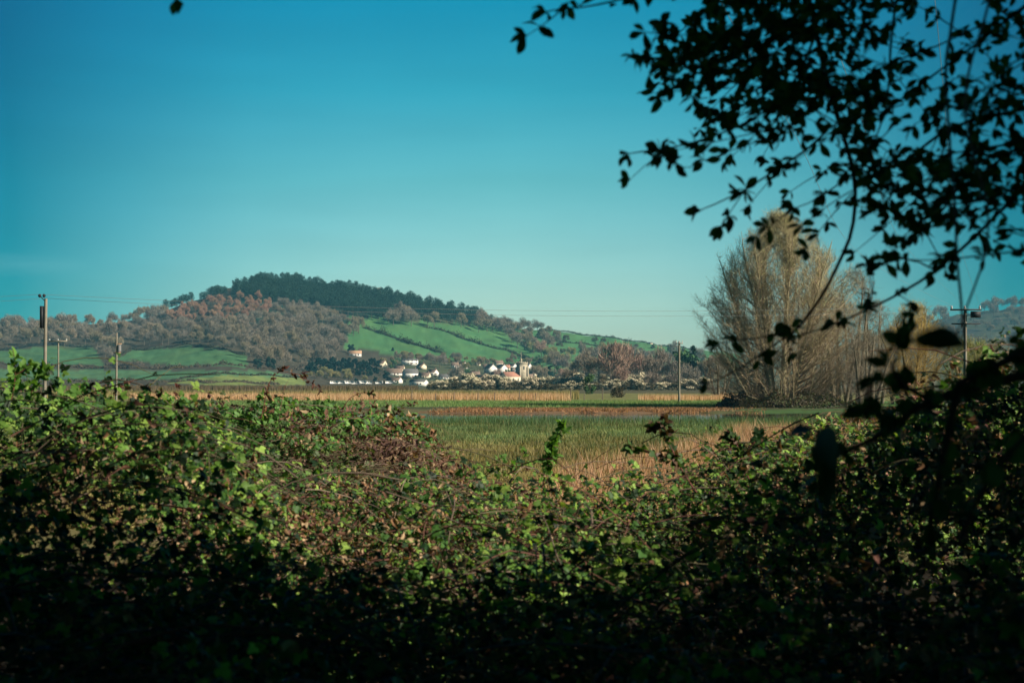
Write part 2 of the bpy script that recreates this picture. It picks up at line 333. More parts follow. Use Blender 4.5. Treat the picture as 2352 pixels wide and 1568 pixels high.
def blob_points(r, n, blobs, shell=.45):
    w_ = np.array([b[3]*b[3]*b[4] for b in blobs])**.7; k = r.choice(len(blobs), n, p=w_/w_.sum()); b = np.array(blobs)[k]
    d = r.normal(size=(n, 3)); d /= np.linalg.norm(d, axis=1, keepdims=True); q = r.uniform(0, 1, (n, 1))**shell
    s = np.stack([b[:, 3], b[:, 3], b[:, 4]], 1); return b[:, :3]+d*q*s, d
def limbs(g, r, H, blobs, rad, n=9, mi=1, z0=.25):
    tube(g, [(0, 0, -.4), (0, 0, H*.3), (r.normal(0, .2), r.normal(0, .2), H*.62), (r.normal(0, .3), r.normal(0, .3), H*.9)], [rad, rad*.75, rad*.45, rad*.12], 6, mi=mi)
    for k in range(n):
        b = blobs[k % len(blobs)]; e = np.array(b[:3])+r.normal(0, .35, 3)*b[3]*.6; s = np.array([0, 0, H*r.uniform(z0, .6)])
        m_ = (s+e)/2; m_[2] -= .05*H*r.uniform(0, 1); tube(g, [s, m_, e], [rad*.4, rad*.25, rad*.08], 4, mi=mi, cap=False)

def bare_geo(seed, H=14, W=12, n=2700, cols=((.21, .17, .13), (.15, .12, .095), (.27, .21, .15)), dome=True, size=(.8, 1.8), wid=.13):
    r = np.random.RandomState(seed); g = Geo(); blobs = []
    for k in range(13):
        a = r.uniform(0, 6.28); q = r.uniform(.15, .95)**.6*W*.38; z = H*(.30+.5*(1-(q/(W*.5))**2)*r.uniform(.35, 1.1))
        blobs.append((q*math.cos(a), q*math.sin(a), z, W*r.uniform(.15, .24), W*r.uniform(.15, .22)))
    limbs(g, r, H, blobs, H*.018+.04, 13)
    p, d = blob_points(r, n, blobs); up = p-np.array([0, 0, H*.35]); up /= np.linalg.norm(up, axis=1, keepdims=True)
    axd = up*.6+r.normal(0, .45, p.shape)+np.array([0, 0, .75]); T = SLIV[0]*np.array([1, wid, 1])
    stamp(g, T, SLIV[1], p, r.normal(size=p.shape), r.uniform(*size, n), palette(r, n, cols), r, 0, ax=axd)
    return g
def leafy_geo(seed, H=9, W=8, n=1500, cols=((.03, .06, .035),), size=(.35, .8), nb=14, zlow=.12, wts=None, tip=None, shape='round', jit=.3):
    r = np.random.RandomState(seed); g = Geo(); blobs = []
    for k in range(nb):
        a = r.uniform(0, 6.28); t = r.uniform(zlow, .86)
        R_ = {'round': math.sqrt(max(.02, 1-((t-.42)/.6)**2)), 'cone': 1.08-t, 'flat': .75, 'column': .8*(1-t**4)}[shape]*W*.5
        q = r.uniform(.3, 1)**.5*R_*.72; bs = max(R_*.42, W*.1)
        blobs.append((q*math.cos(a), q*math.sin(a), H*t, bs, bs*.85))
    limbs(g, r, H, blobs, H*.02+.03, 8, z0=.1)
    p, d = blob_points(r, n, blobs, .35); c = palette(r, n, cols, wts, jit)
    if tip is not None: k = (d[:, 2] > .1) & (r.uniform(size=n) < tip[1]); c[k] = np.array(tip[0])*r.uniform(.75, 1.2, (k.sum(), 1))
    stamp(g, QUAD[0], QUAD[1], p, d+r.normal(0, .6, d.shape), r.uniform(*size, n), c, r, 0)
    return g
def pine_geo(seed, H=16):
    r = np.random.RandomState(seed); g = Geo(); blobs = []
    tube(g, [(0, 0, -.5), (.1, 0, H*.5), (0, .1, H*.93)], [.24, .17, .06], 6, mi=1)
    for k in range(11):
        t = .36+.54*k/10; a = k*2.4+r.uniform(-.4, .4); w_ = min(1, (1.3-t)*1.9)*H*.23+.3; q = w_*.6*(k < 10)
        blobs.append((q*math.cos(a), q*math.sin(a), H*t, w_*.62+.3, w_*.5+.3))
    p, d = blob_points(r, 1000, blobs, .35)
    stamp(g, QUAD[0], QUAD[1], p, d+r.normal(0, .6, d.shape), r.uniform(.5, 1.1, 1000), palette(r, 1000, [(.018, .044, .030), (.011, .029, .021), (.032, .062, .038)]), r, 0)
    return g
TM = [M_far, M_bark]
def kinds(name, fn, n): return [fn(k).mesh(name, TM) for k in range(n)]
T_pine = kinds('pine_tree', lambda k: pine_geo(100+k), 5)
T_bare = kinds('bare_tree', lambda k: bare_geo(200+k, H=[14, 16, 12, 17, 13, 15][k], W=[12, 10, 13, 11, 9, 14][k], cols=[((.24, .195, .15), (.17, .14, .11), (.29, .24, .18)), ((.27, .21, .145), (.2, .15, .11), (.24, .22, .135)), ((.2, .17, .14), (.15, .13, .11), (.24, .21, .16))][k % 3]), 6)
T_larch = kinds('larch_tree', lambda k: bare_geo(300+k, H=16, W=8, cols=((.42, .23, .15), (.33, .19, .13), (.28, .19, .13))), 4)
T_red = kinds('red_budded_tree', lambda k: bare_geo(320+k, cols=((.40, .26, .19), (.32, .2, .16), (.28, .21, .15))), 3)
T_willow = kinds('willow_tree', lambda k: bare_geo(340+k, H=10, W=9, cols=((.27, .25, .11), (.2, .19, .09), (.33, .29, .13))), 3)
T_ever = kinds('evergreen_tree', lambda k: leafy_geo(400+k, cols=((.014, .034, .026), (.01, .022, .02), (.026, .052, .034)), n=2200, size=(.45, .95)), 3)
T_green = kinds('green_tree', lambda k: leafy_geo(420+k, cols=((.06, .13, .05), (.04, .09, .04), (.1, .17, .06)), n=1600), 3)
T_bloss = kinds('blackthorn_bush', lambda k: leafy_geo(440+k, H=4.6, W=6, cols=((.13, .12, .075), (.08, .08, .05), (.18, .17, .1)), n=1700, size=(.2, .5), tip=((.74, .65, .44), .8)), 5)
T_shrub = kinds('thorn_shrub', lambda k: leafy_geo(460+k, H=3.2, W=5, cols=((.1, .1, .055), (.07, .06, .04), (.14, .12, .07)), n=1100, size=(.2, .5)), 4)
T_cone = kinds('conifer_tree', lambda k: leafy_geo(480+k, H=12, W=6, shape='cone', cols=((.02, .05, .035), (.03, .07, .045)), n=1500), 2)
def plant(me, u, v, scale, name, label, cat, group=None, r=rs, sx=1.0, z=0.0):
    o = bpy.data.objects.new(name, me); COL.objects.link(o); p = gpt(u, v); o.location = [float(p[0]), float(p[1]), float(p[2]-.1+z)]
    o.rotation_euler = (0, 0, r.uniform(0, 6.283)); s = float(scale); o.scale = (s*sx, s*sx, s*r.uniform(.94, 1.06))
    return tag(o, label, cat, group)
def wood(poly, du, dv, tm, scale, name, label, cat, group, seed, limit=299, keep=1.0, where=()):
    """plants trees over part of the slope; where = (column limit, words that tell this stretch from the next)"""
    r = np.random.RandomState(seed); xs = [q[0] for q in poly]; ysq = [q[1] for q in poly]; pts = []; row = 0; v = min(ysq)
    while v < max(ysq):
        u = min(xs)+(row % 2)*du/2
        while u < max(xs):
            uu, vv = u+r.uniform(-.35, .35)*du, v+r.uniform(-.35, .35)*dv
            if inpoly(uu, vv, poly) and r.uniform() < keep: pts.append((uu, vv))
            u += du
        v += dv; row += 1
    if len(pts) > limit: r.shuffle(pts); pts = pts[:limit]
    for uu, vv in pts:
        lb = label+''.join([' '+t for lim, t in where if uu < lim][:1])
        plant(tm[r.randint(len(tm))], uu, vv, scale*(r.uniform(.82, 1.12) if name == 'pine_tree' else r.uniform(.66, 1.3)), name, lb, cat, group, r)
wood([(553, 668), (600, 652), (680, 656), (750, 666), (830, 678), (900, 690), (960, 702), (1000, 712), (1050, 724), (1104, 738), (1132, 750), (1085, 752), (1000, 742), (985, 738), (960, 738), (920, 728), (880, 738), (800, 728), (700, 711), (620, 700), (530, 684)],
     11.2, 7.6, T_pine, 1.06, 'pine_tree', 'dark green pine of the hilltop plantation', 'tree', 'pines of the hilltop plantation', 501, where=((660, 'at its left end and summit'), (780, 'just right of the summit'), (900, 'in the middle of its long ridge'), (1000, 'above the pale tree in the gap'), (9999, 'at its right tip')))
wood([(362, 722), (400, 706), (470, 690), (520, 676), (525, 684), (440, 700), (400, 712)], 8, 5.5, T_pine, .85, 'pine_tree',
     'small dark pine on the left shoulder of the hill above the russet larches', 'tree', 'pines on the left shoulder of the hill', 502)
wood([(380, 730), (430, 710), (530, 688), (620, 704), (610, 738), (480, 752), (395, 752)], 17, 10, T_larch, .95, 'larch_tree',
     'leafless russet larch below the pine crest', 'tree', 'larches below the pine crest', 503, where=((470, 'nearest the left shoulder'), (9999, 'directly under the summit pines')))
wood([(-60, 750), (60, 748), (200, 749), (330, 735), (370, 728), (395, 756), (480, 756), (610, 742), (620, 708), (700, 716), (800, 734), (822, 750), (835, 768), (800, 782), (812, 802), (778, 815), (770, 842), (575, 842), (560, 815), (430, 795), (300, 800), (262, 820), (240, 838), (215, 797), (100, 796), (-60, 805)],
     22, 12, T_bare, 1.05, 'bare_tree', 'leafless grey brown tree of the hillside wood', 'tree', 'leafless trees of the hillside wood', 504, where=((150, 'behind the tall pole'), (280, 'behind the slim transformer pole'), (430, 'above the middle left field'), (600, 'below the russet larches'), (700, 'left of the conifer windbreak'), (9999, 'beside the green slope')))
wood([(815, 738), (880, 744), (912, 722), (960, 742), (1085, 752), (1190, 760), (1190, 768), (1090, 758), (960, 752), (830, 748)],
     19, 9, T_bare, 1.2, 'bare_tree', 'leafless tree at the upper edge of the green slope', 'tree', 'leafless trees above the green slope', 505, where=((960, 'near the gap in the pines'), (9999, 'near the last pines')))
wood([(1095, 745), (1150, 749), (1215, 758), (1260, 764), (1320, 785), (1215, 800), (1180, 800), (1160, 775), (1100, 765)], 18, 8.5, T_bare+T_willow[:1], 1.15, 'bare_tree', 'pale leafless tree at the top right of the green slope', 'tree', 'leafless hedge trees on the right slope', 506, keep=.8, where=((1180, 'just beyond the pines'), (9999, 'towards the bare skyline')))
wood([(1215, 800), (1300, 808), (1560, 822), (1640, 850), (1640, 886), (1230, 886), (1215, 850)], 26, 14, T_bare+T_bare+T_willow+T_red[:1]+T_green[:2], 1.2, 'slope_tree', 'tree in the thick scrub beyond the church', 'tree', 'slope trees behind the church', 507, keep=.9, where=((1300, 'just right of the tower'), (1420, 'left of the reddish tree'), (1540, 'right of the reddish tree'), (9999, 'beyond the lone pole')))
wood([(1200, 768), (1580, 806), (1560, 830), (1200, 812)], 24, 10, T_shrub, 1.6, 'thorn_shrub', 'dark scrub bush on the right hand hillside', 'bush', 'scrub on the right hillside', 508, keep=.6, where=((1350, 'above the church'), (9999, 'above the copse')))
r = np.random.RandomState(509)
for uu, vv, hh, kd, lb in [(1402, 893.5, 98, 'red', 'tallest reddish budded tree of the copse right of the church'), (1440, 892.5, 82, 'red', 'reddish tree on the right shoulder of the tallest one'), (1375, 892, 68, 'bare', 'grey tree left of the tallest reddish tree'), (1340, 891, 60, 'bare', 'grey tree between the purple tree and the reddish ones'),
                           (1478, 892, 64, 'bare', 'round grey brown tree right of the reddish pair'), (1508, 892.5, 66, 'bare', 'grey brown tree in the middle of the copse'), (1534, 892, 72, 'bare', 'dark grey tree left of the lone pole'), (1425, 895, 44, 'red', 'low reddish tree below the tallest one'), (1500, 895, 40, 'bare', 'low brown tree behind the clipped evergreen'),
                           (1545, 895, 42, 'bare', 'pale low tree just left of the lone pole'), (1585, 894, 52, 'bare', 'low bare tree just right of the lone pole'), (1620, 893, 60, 'bare', 'bare tree between the lone pole and the great tree'), (1650, 893, 66, 'bare', 'bare tree touching the left edge of the great tree'), (1310, 892, 42, 'bare', 'low brown tree right of the cedar'), (1385, 895, 34, 'bare', 'olive bush like tree below the grey tree')]:
    tm = T_red if kd == 'red' else T_bare; Yq = F*CH/(vv-HZ); one_ = tm[r.randint(len(tm))]; sc_ = hh*(1.12 if hh > 90 else 1.25)/F*Yq/13.5
    plant(one_, uu, vv, sc_, 'red_budded_tree' if kd == 'red' else 'bare_tree', lb, 'tree', None, r)
wood([(2040, 770), (2120, 742), (2160, 737), (2352, 708), (2520, 700), (2560, 850), (2040, 850)], 30, 15, T_bare, 1.15, 'hill_tree', 'dark leafless tree on the hill behind the cross armed pole', 'tree', 'leafless trees on the right hand hill', 511, keep=.75, where=((2200, 'left of its pole'), (2352, 'right of its pole'), (9999, 'at the very edge')))
wood([(880, 834), (960, 826), (1100, 830), (1240, 838), (1240, 846), (1100, 842), (1000, 842), (880, 842)], 15, 6, T_willow+T_bare+T_green[:1], .62, 'village_tree', 'small tree in the upper part of the village', 'tree', 'trees behind the upper houses', 520, where=((1000, 'behind the long white house'), (1110, 'behind the middle cottages'), (9999, 'behind the tall white gables')))
wood([(690, 846), (880, 846), (1000, 850), (1240, 850), (1240, 884), (985, 884), (860, 872), (690, 868)], 17, 7.5, T_shrub+T_shrub+T_willow[:1], .8, 'garden_bush', 'low garden bush between the village houses', 'bush', 'garden bushes of the village', 521, keep=.55, where=((880, 'by the conifer windbreak'), (1000, 'among the left hand roofs'), (9999, 'near the church')))
# clearly separate trees of the hill and the village
for uu, s_, lb in ((2262, 1.7, 'leftmost bare tree on the skyline of the right hand hill'), (2292, 2.0, 'tall bare tree on the skyline of the right hand hill'), (2322, 1.9, 'broad bare tree on the skyline near the right edge'), (2350, 1.7, 'bare tree on the skyline cut by the right edge'), (2160, 2.2, 'large dark bare tree above the golden willow')):
    plant(T_bare[int(uu) % 6], uu, float(vr(uu))+6, s_, 'bare_tree', lb, 'tree')
def one(tm, k, u, v, s, name, label, cat='tree', sx=1.0): return plant(tm[k % len(tm)], u, v, s, name, label, cat, sx=sx)
one(T_bare, 0, 152, 764, 1.55, 'bare_tree', 'large round leafless tree rising above the wood left of the hill', sx=1.3)
one(T_bare, 1, 870, 680, .95, 'bare_tree', 'single leafless crown showing above the pines on the crest')
one(T_bare, 2, 935, 745, 1.7, 'bare_tree', 'tall pale leafless tree standing in the gap between the pines', sx=.8)
one(T_green, 0, 140, 775, .9, 'green_tree', 'pale grey green tree in the left wood behind the tall pole')
one(T_green, 1, 100, 790, .8, 'green_tree', 'soft green tree at the field edge beside the tall pole')
one(T_ever, 0, 806, 812, 1.05, 'evergreen_tree', 'dark round evergreen standing above the red roofed hill house')
one(T_willow, 0, 930, 826, 1.0, 'willow_tree', 'pale yellow green tree at the bottom of the green slope')
one(T_willow, 1, 878, 832, .55, 'willow_tree', 'small ochre tree behind the cream gabled cottage')
one(T_green, 1, 902, 846, .95, 'green_tree', 'bright green tree between the cream cottage and the long white house')
one(T_ever, 1, 902, 806, .42, 'evergreen_tree', 'dark holly bush in the middle of the first field hedge')
one(T_ever, 2, 1002, 800, .35, 'evergreen_tree', 'small dark tree near the lower end of the first field hedge')
one(T_green, 2, 1073, 866, .85, 'green_tree', 'dark green tree in front of the grey roofs in mid village')
one(T_green, 0, 1165, 860, .62, 'green_tree', 'round green tree left of the tall white gables')
one(T_red, 0, 1143, 875, .72, 'red_budded_tree', 'purple brown tree in front of the red roofed church nave')
one(T_bare, 3, 1050, 882, 1.0, 'bare_tree', 'dark brown bare tree at the front of the village', sx=1.2)
one(T_bare, 4, 1105, 848, .9, 'bare_tree', 'bare tree behind the white gabled cottages')
one(T_bare, 5, 1010, 845, .9, 'bare_tree', 'brown bare tree behind the grey roofed cottages', sx=1.2)
one(T_cone, 0, 1264, 884, 1.35, 'conifer_tree', 'tall dark cedar just right of the church', sx=1.3)
one(T_cone, 1, 1236, 884, .75, 'conifer_tree', 'short dark conifer between the church and the cedar')
one(T_red, 1, 1296, 884, .95, 'red_budded_tree', 'round purple tree right of the dark cedar')
one(T_willow, 2, 1345, 884, .75, 'willow_tree', 'low olive tree right of the purple tree')
one(T_willow, 1, 1444, 886, .62, 'willow_tree', 'small golden tree left of the dark clipped evergreen')
one(T_cone, 0, 1466, 888, .72, 'conifer_tree', 'dark triangular evergreen in the blossom hedge', sx=1.6)
one(T_cone, 1, 1592, 892, 1.85, 'conifer_tree', 'slim dark spruce right of the lone wooden pole', sx=.7)
one(T_green, 1, 1572, 892.5, 2.1, 'green_tree', 'tall yellow green tree behind the lone wooden pole')
one(T_ever, 1, 1606, 892.8, 1.6, 'evergreen_tree', 'broad dark green tree at the foot of the slim spruce')
one(T_ever, 2, 1330, 845, .7, 'evergreen_tree', 'dark evergreen in the slope scrub right of the cedar')
one(T_ever, 0, 592, 846, .95, 'evergreen_tree', 'dark green tree at the right end of the left hand field', sx=1.1)
one(T_ever, 1, 622, 848, 1.0, 'evergreen_tree', 'dark ivy covered tree left of the long conifer hedge')
one(T_ever, 2, 765, 838, .9, 'evergreen_tree', 'dark evergreen behind the middle of the conifer hedge')
one(T_bare, 0, 700, 852, .7, 'bare_tree', 'grey bare tree left of the long conifer hedge')
for k, (uu, vv, s, lb) in enumerate([(735, 872, .75, 'leftmost olive willow below the conifer hedge'), (766, 874, .95, 'tall olive willow below the middle of the conifer hedge'), (800, 875, .8, 'olive willow above the left end of the caravan row'), (838, 875, .55, 'low olive willow above the middle of the caravan row'), (712, 868, .5, 'smallest olive willow at the left end of the conifer hedge')]):
    one(T_willow, k, uu, vv, s, 'willow_tree', lb)
for k, (uu, vv, s, lb) in enumerate([(848, 868, .7, 'dark green tree in front of the right end of the conifer hedge'), (862, 876, .5, 'low dark evergreen just above the caravans'), (818, 877, .42, 'dark green bush behind the caravans'), (912, 882, .35, 'green bush standing in the gap of the caravan row'), (887, 872, .75, 'dark grey green tree left of the brown roofed bungalow')]):
    one(T_ever if k != 3 else T_green, k, uu, vv, s, 'evergreen_tree' if k != 3 else 'green_tree', lb)
g = Geo()                                        # clipped conifer windbreak, one continuous hedge
r = np.random.RandomState(77)
for k in range(20):
    t = k/19; uu = 705+t*160; vv = 852+4*math.sin(k)+(6 if t > .7 else 0); h = (34 if t > .62 else 30-6*abs(t-.3))*.337*1.02
    p = gpt(uu, vv); q = leafy_geo(700+k % 5, H=h, W=6.5, cols=((.01, .026, .022), (.008, .018, .018), (.015, .036, .028)), n=1700, nb=20, shape='flat', zlow=.05, size=(.7, 1.4))
    g.merge(q, loc=(p[0], p[1]+r.uniform(-2, 2), p[2]-.3), rz=r.uniform(0, 6))
tag(g.build('conifer_hedge', TM), 'long dark conifer windbreak left of the village below the red roofed house', 'hedge')
def hedge(name, label, line, W=3.2, H=2.6, step=2.2, tree=0.0, cols=((.055, .065, .035), (.085, .075, .045), (.04, .055, .03)), seed=1, n=110, size=(.5, 1.0)):
    r = np.random.RandomState(seed); g = Geo(); pts = [gpt(*q) for q in line]
    for a, b in zip(pts[:-1], pts[1:]):
        m_ = max(2, int(np.linalg.norm(b-a)/step))
        for k in range(m_):
            p = a+(b-a)*(k+r.uniform(-.3, .3))/m_; p[2] = gz(p[0], p[1]); s = r.uniform(.6, 1.25); big = r.uniform() < tree
            if big: s *= r.uniform(1.6, 2.6)
            d = r.normal(size=(n, 3)); d /= np.linalg.norm(d, axis=1, keepdims=True); d[:, 2] = abs(d[:, 2])
            c = p+d*np.array([W/2, W/2, H])*s*np.stack([r.uniform(.5, 1, n)]*2+[r.uniform(0, 1, n)], 1)
            stamp(g, QUAD[0], QUAD[1], c, d+r.normal(0, .5, d.shape), r.uniform(*size, n)*s**.5, palette(r, n, cols, jit=.3), r, 0)
    tag(g.build(name, TM), label, 'hedge'); return g
hedge('hedgerow', 'dark hedge running down the green slope to the bright green trees', [(838, 753), (870, 765), (905, 776), (935, 787), (975, 799), (1020, 811)], tree=.30, seed=1, H=3.2, W=4)
hedge('hedgerow', 'long dark hedge crossing the middle of the green slope', [(972, 749), (1010, 758), (1060, 776), (1110, 792), (1160, 804), (1212, 822)], tree=.16, seed=2, H=3.2, W=4)
hedge('hedgerow', 'thin hedge along the skyline of the right slope', [(1240, 757), (1330, 765), (1400, 775), (1500, 789), (1600, 802)], H=2.2, W=4, tree=.06, seed=3)
hedge('hedgerow', 'straggling hedge below the skyline of the right slope', [(1180, 771), (1240, 778), (1320, 790), (1400, 797)], tree=.12, seed=4)
hedge('hedgerow', 'brown hedge along the bottom of the left hand fields', [(0, 836), (120, 841), (240, 845), (400, 845), (600, 848), (690, 850)], H=1.9, W=3, tree=.10, seed=5, cols=((.09, .065, .05), (.07, .06, .04), (.12, .1, .06)))
hedge('hedgerow', 'dark wood edge hedge above the leftmost green field', [(-60, 808), (0, 804), (60, 798), (120, 793), (215, 797)], H=3, W=5, seed=6, cols=((.02, .03, .03), (.035, .04, .03)))
hedge('hedgerow', 'low hedge at the top of the middle left field', [(250, 825), (300, 804), (430, 793), (500, 801), (565, 815)], H=2, W=3, seed=7, cols=((.06, .06, .035), (.05, .045, .03)))
hedge('hedgerow', 'thin dark hedge behind the yellow green field', [(390, 874), (500, 859), (600, 862), (700, 867)], H=1.2, W=2, seed=8)
hedge('hedgerow', 'short hedge beside the scrub behind the church', [(1190, 818), (1240, 829), (1300, 838)], tree=.2, seed=9)
hedge('bush_row', 'grey brown scrub along the hedge below the middle left field', [(245, 840), (300, 842), (330, 842)], H=5, W=7, seed=10, cols=((.16, .13, .1), (.12, .1, .08)), n=260, size=(.4, .9))
hedge('bush_row', 'brown scrubby edge between the left marsh and the long green field', [(-60, 878), (120, 874), (250, 876), (330, 873), (470, 880), (640, 884)], H=1.6, W=4, step=3, seed=12, cols=((.12, .095, .06), (.09, .08, .05)))
# blossom hedge at the front of the village
r = np.random.RandomState(91); k = 0
for uu in np.arange(985, 1625, 14.5):
    for row, (vv, s) in enumerate(((893.2, 1.0), (896.0, .6))):
        if row == 0 and (uu < 1080 and r.uniform() < .3): continue
        u2 = uu+r.uniform(-6, 6)+row*8; sh = r.uniform() < (.25 if u2 < 1250 else .2)
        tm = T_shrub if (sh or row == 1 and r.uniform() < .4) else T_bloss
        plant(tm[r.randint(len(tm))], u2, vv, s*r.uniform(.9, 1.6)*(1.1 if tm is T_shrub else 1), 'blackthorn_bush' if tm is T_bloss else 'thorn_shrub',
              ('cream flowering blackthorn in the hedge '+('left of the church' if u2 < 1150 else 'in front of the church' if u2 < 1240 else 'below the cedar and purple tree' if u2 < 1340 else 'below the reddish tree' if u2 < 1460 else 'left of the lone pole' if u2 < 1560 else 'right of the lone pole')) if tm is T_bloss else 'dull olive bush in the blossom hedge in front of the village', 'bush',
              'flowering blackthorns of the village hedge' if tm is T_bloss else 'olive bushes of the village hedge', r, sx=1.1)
one(T_green, 1, 1355, 905, .55, 'green_tree', 'bright green bush standing in the marsh in front of the blossom hedge', 'bush', sx=.8)
one(T_shrub, 1, 1418, 912, .62, 'thorn_shrub', 'olive bush between the two fence posts at the end of the reed strip', 'bush')
one(T_shrub, 2, 1662, 915, .4, 'thorn_shrub', 'small brown bush on the reeds near the lone wooden pole', 'bush')
hedge('hedgerow', 'dark clipped hedge behind the short reed strip', [(1480, 892), (1620, 893), (1760, 893)], H=1.3, W=2.5, step=1.6, seed=14, n=70, size=(.3, .6))
# ------------------------------------------------------------------ village
M_white = mat('white_render', (.80, .76, .68), rough=.9, noise=(.6, .05)); M_cream = mat('cream_render', (.74, .64, .46), rough=.9, noise=(.6, .06))
M_stone = mat('church_stone', (.42, .36, .26), rough=.95, noise=(1.2, .16)); M_slate = mat('grey_slate', (.12, .115, .11), rough=.8, noise=(1.0, .2))
M_brown = mat('brown_tiles', (.21, .145, .11), rough=.9, noise=(1.0, .2)); M_red = mat('red_tiles', (.40, .19, .13), rough=.9, noise=(1.0, .15))
M_orange = mat('orange_tiles', (.42, .26, .16), rough=.9, noise=(1.0, .15)); M_glass = mat('dark_window', (.03, .04, .045), rough=.15, spec=.5)
M_door = mat('painted_door', (.2, .1, .08), rough=.6); M_lead = mat('lead', (.2, .2, .2), rough=.6)
def house(u, v, w_, d, hw, hr, deg, wall, roof, label, chim=True, cat='house', name='village_house', win=2, hip=0.0):
    p = gpt(u, v); e = empty(name, (p[0], p[1], p[2]-.4), label, cat, rz=R(deg)); x, y = w_/2, d/2; hb = hw+.4
    g = Geo(); box(g, (0, 0, hb/2), (w_, d, hb))
    g.add([(-x, -y, hb), (-x, y, hb), (-x, 0, hb+hr)], [[0, 1, 2]]); g.add([(x, -y, hb), (x, y, hb), (x, 0, hb+hr)], [[0, 1, 2]])
    g.build('wall', wall, e)
    g = Geo(); ov = .3; th = .18; sl = hr/y
    for s in (-1, 1):
        a = [(-x-ov, s*(y+ov), hb-ov*sl), (x+ov, s*(y+ov), hb-ov*sl), (x+ov-hip, 0, hb+hr+.02), (-x-ov+hip, 0, hb+hr+.02)]
        a = np.array(a); b = a+np.array([0, 0, th]); g.add(np.concatenate([a, b]), [[0, 1, 2, 3], [4, 5, 6, 7], [0, 1, 5, 4], [1, 2, 6, 5], [3, 0, 4, 7]])
    rf = g.build('roof', roof, e)
    if chim:
        g = Geo(); box(g, (x*.72, 0, hb+hr+.45), (.7, .7, 1.5)); box(g, (x*.72, 0, hb+hr+1.25), (.85, .85, .12)); g.build('chimney', M_brown, rf)
    for k in range(win):
        for zz in ([1.5] if hw < 4 else [1.4, 3.9]):
            for s in (-1,):
                xx = (k+.5)/win*w_-x; g = Geo(); box(g, (xx, s*(y+.01), zz+.4), (1.1, .08, 1.1)); g.build('window', M_glass, e)
    g = Geo(); box(g, (x*.1, -y-.015, 1.4), (.9, .07, 2.0)); g.build('door', M_door, e)
    return e
house(816, 817, 11, 8, 2.6, 2.4, 6, M_white, M_orange, 'white house with orange tiled roof above the dark conifer hedge')
house(878, 842, 6, 6, 3.6, 2.6, -30, M_cream, M_brown, 'cream gabled cottage at the right end of the conifer hedge')
house(941, 840, 14, 7, 4.2, .9, 12, M_white, M_slate, 'long white house with a low grey roof at the foot of the green slope', win=4, chim=False)
house(968, 849, 7, 5.5, 2.5, 2, -45, M_cream, M_brown, 'yellow cream gabled bungalow right below the long white house')
house(905, 861, 13, 7, 2.4, 3.2, 4, M_white, M_brown, 'bungalow with a large brown roof left of the white barn like house')
house(943, 866, 11, 8, 3.8, 3.2, 24, M_white, M_slate, 'broad white house with a dark roof in the left part of the village')
house(906, 880, 11, 6, 2.0, 2.2, -28, M_white, M_brown, 'low brown roofed building with a white gable beside the caravans')
house(962, 886, 12, 7, 3.0, 1.6, -22, M_white, M_slate, 'long grey roofed barn with a pale end wall behind the blossom hedge', chim=False)
house(994, 862, 8, 6, 2.6, 2.4, -38, M_white, M_brown, 'brown roofed cottage with a narrow white gable left of the brown tree')
house(1045, 845, 6, 5.5, 2.6, 2.2, 10, M_white, M_brown, 'small brown roofed cottage left of the upper white gable')
house(1063, 846, 7, 6, 3.0, 2.3, -48, M_white, M_brown, 'upper white gabled cottage behind the mid village trees')
house(1098, 839, 4.2, 3, 1.6, .8, 15, M_cream, M_slate, 'small cream hut above the round green tree', chim=False, win=1, name='garden_hut', cat='hut')
house(1127, 860, 9, 7.5, 4.6, 3.2, -58, M_white, M_slate, 'tall white gabled house left of the church', win=2)
house(1152, 858, 8, 7, 4.4, 3.0, -50, M_white, M_slate, 'second tall white gabled house nearest the church nave', win=2)
house(1146, 841, 7, 5, 2.8, 2.2, 25, M_cream, M_brown, 'cream house uppermost above the tall white gables')
house(1176, 847, 8, 6, 3.0, 2.4, -42, M_white, M_slate, 'slate roofed house with a white gable just above the church nave')
house(1181, 856, 5, 5, 2.6, 1.2, -20, M_white, M_brown, 'low white building touching the left side of the church tower', chim=False)
house(1078, 868, 7, 5.5, 2.6, 2.4, -30, M_cream, M_orange, 'orange roofed cottage in the middle of the village')
house(1106, 877, 9.5, 7, 2.6, 3.4, -40, M_white, M_brown, 'white gabled house with brown roof nearest the blossom hedge')
house(1092, 866, 7, 5, 2.2, 2.6, 5, M_white, M_brown, 'brown roofed cottage behind the nearest white gable')
house(1494, 757+33, 5, 4, 1.6, 1.3, -20, M_cream, M_slate, 'tiny pale barn alone on the right hillside', chim=False, win=1, name='field_barn', cat='barn')
house(700, 850, 8, 5, 2.4, 1.8, 10, M_cream, M_brown, 'small cream building left of the long conifer hedge', chim=False, name='farm_building', cat='barn')
house(918, 852, 8, 5.5, 2.4, 2.4, -12, M_cream, M_brown, 'brown roofed cottage just above the large roofed bungalow')
house(975, 868, 9, 5.5, 2.2, 2.6, -18, M_cream, M_brown, 'low brown roofed cottage right of the broad white house')
house(1020, 872, 8, 5, 2.2, 2.0, 12, M_white, M_slate, 'low grey roofed cottage partly hidden by the brown tree')
house(1212, 846, 6, 5, 2.4, 2.2, -40, M_white, M_slate, 'small white gabled house behind the church tower')
house(1118, 848, 6, 5, 2.4, 2.2, 8, M_cream, M_brown, 'cream cottage behind the tall white gabled house')
house(1138, 869, 7, 5.5, 2.6, 2.6, -35, M_white, M_brown, 'white gabled cottage between the purple tree and the nearest gable')
house(1163, 851, 6, 5, 2.6, 2.2, 14, M_cream, M_red, 'cream cottage with reddish roof above the church nave')
house(1052, 858, 7, 5, 2.4, 2.4, -25, M_cream, M_orange, 'cream cottage with orange roof left of the dark green tree')
house(1226, 862, 6, 5, 2.4, 2.4, -30, M_cream, M_brown, 'brown roofed cottage just right of the church tower')
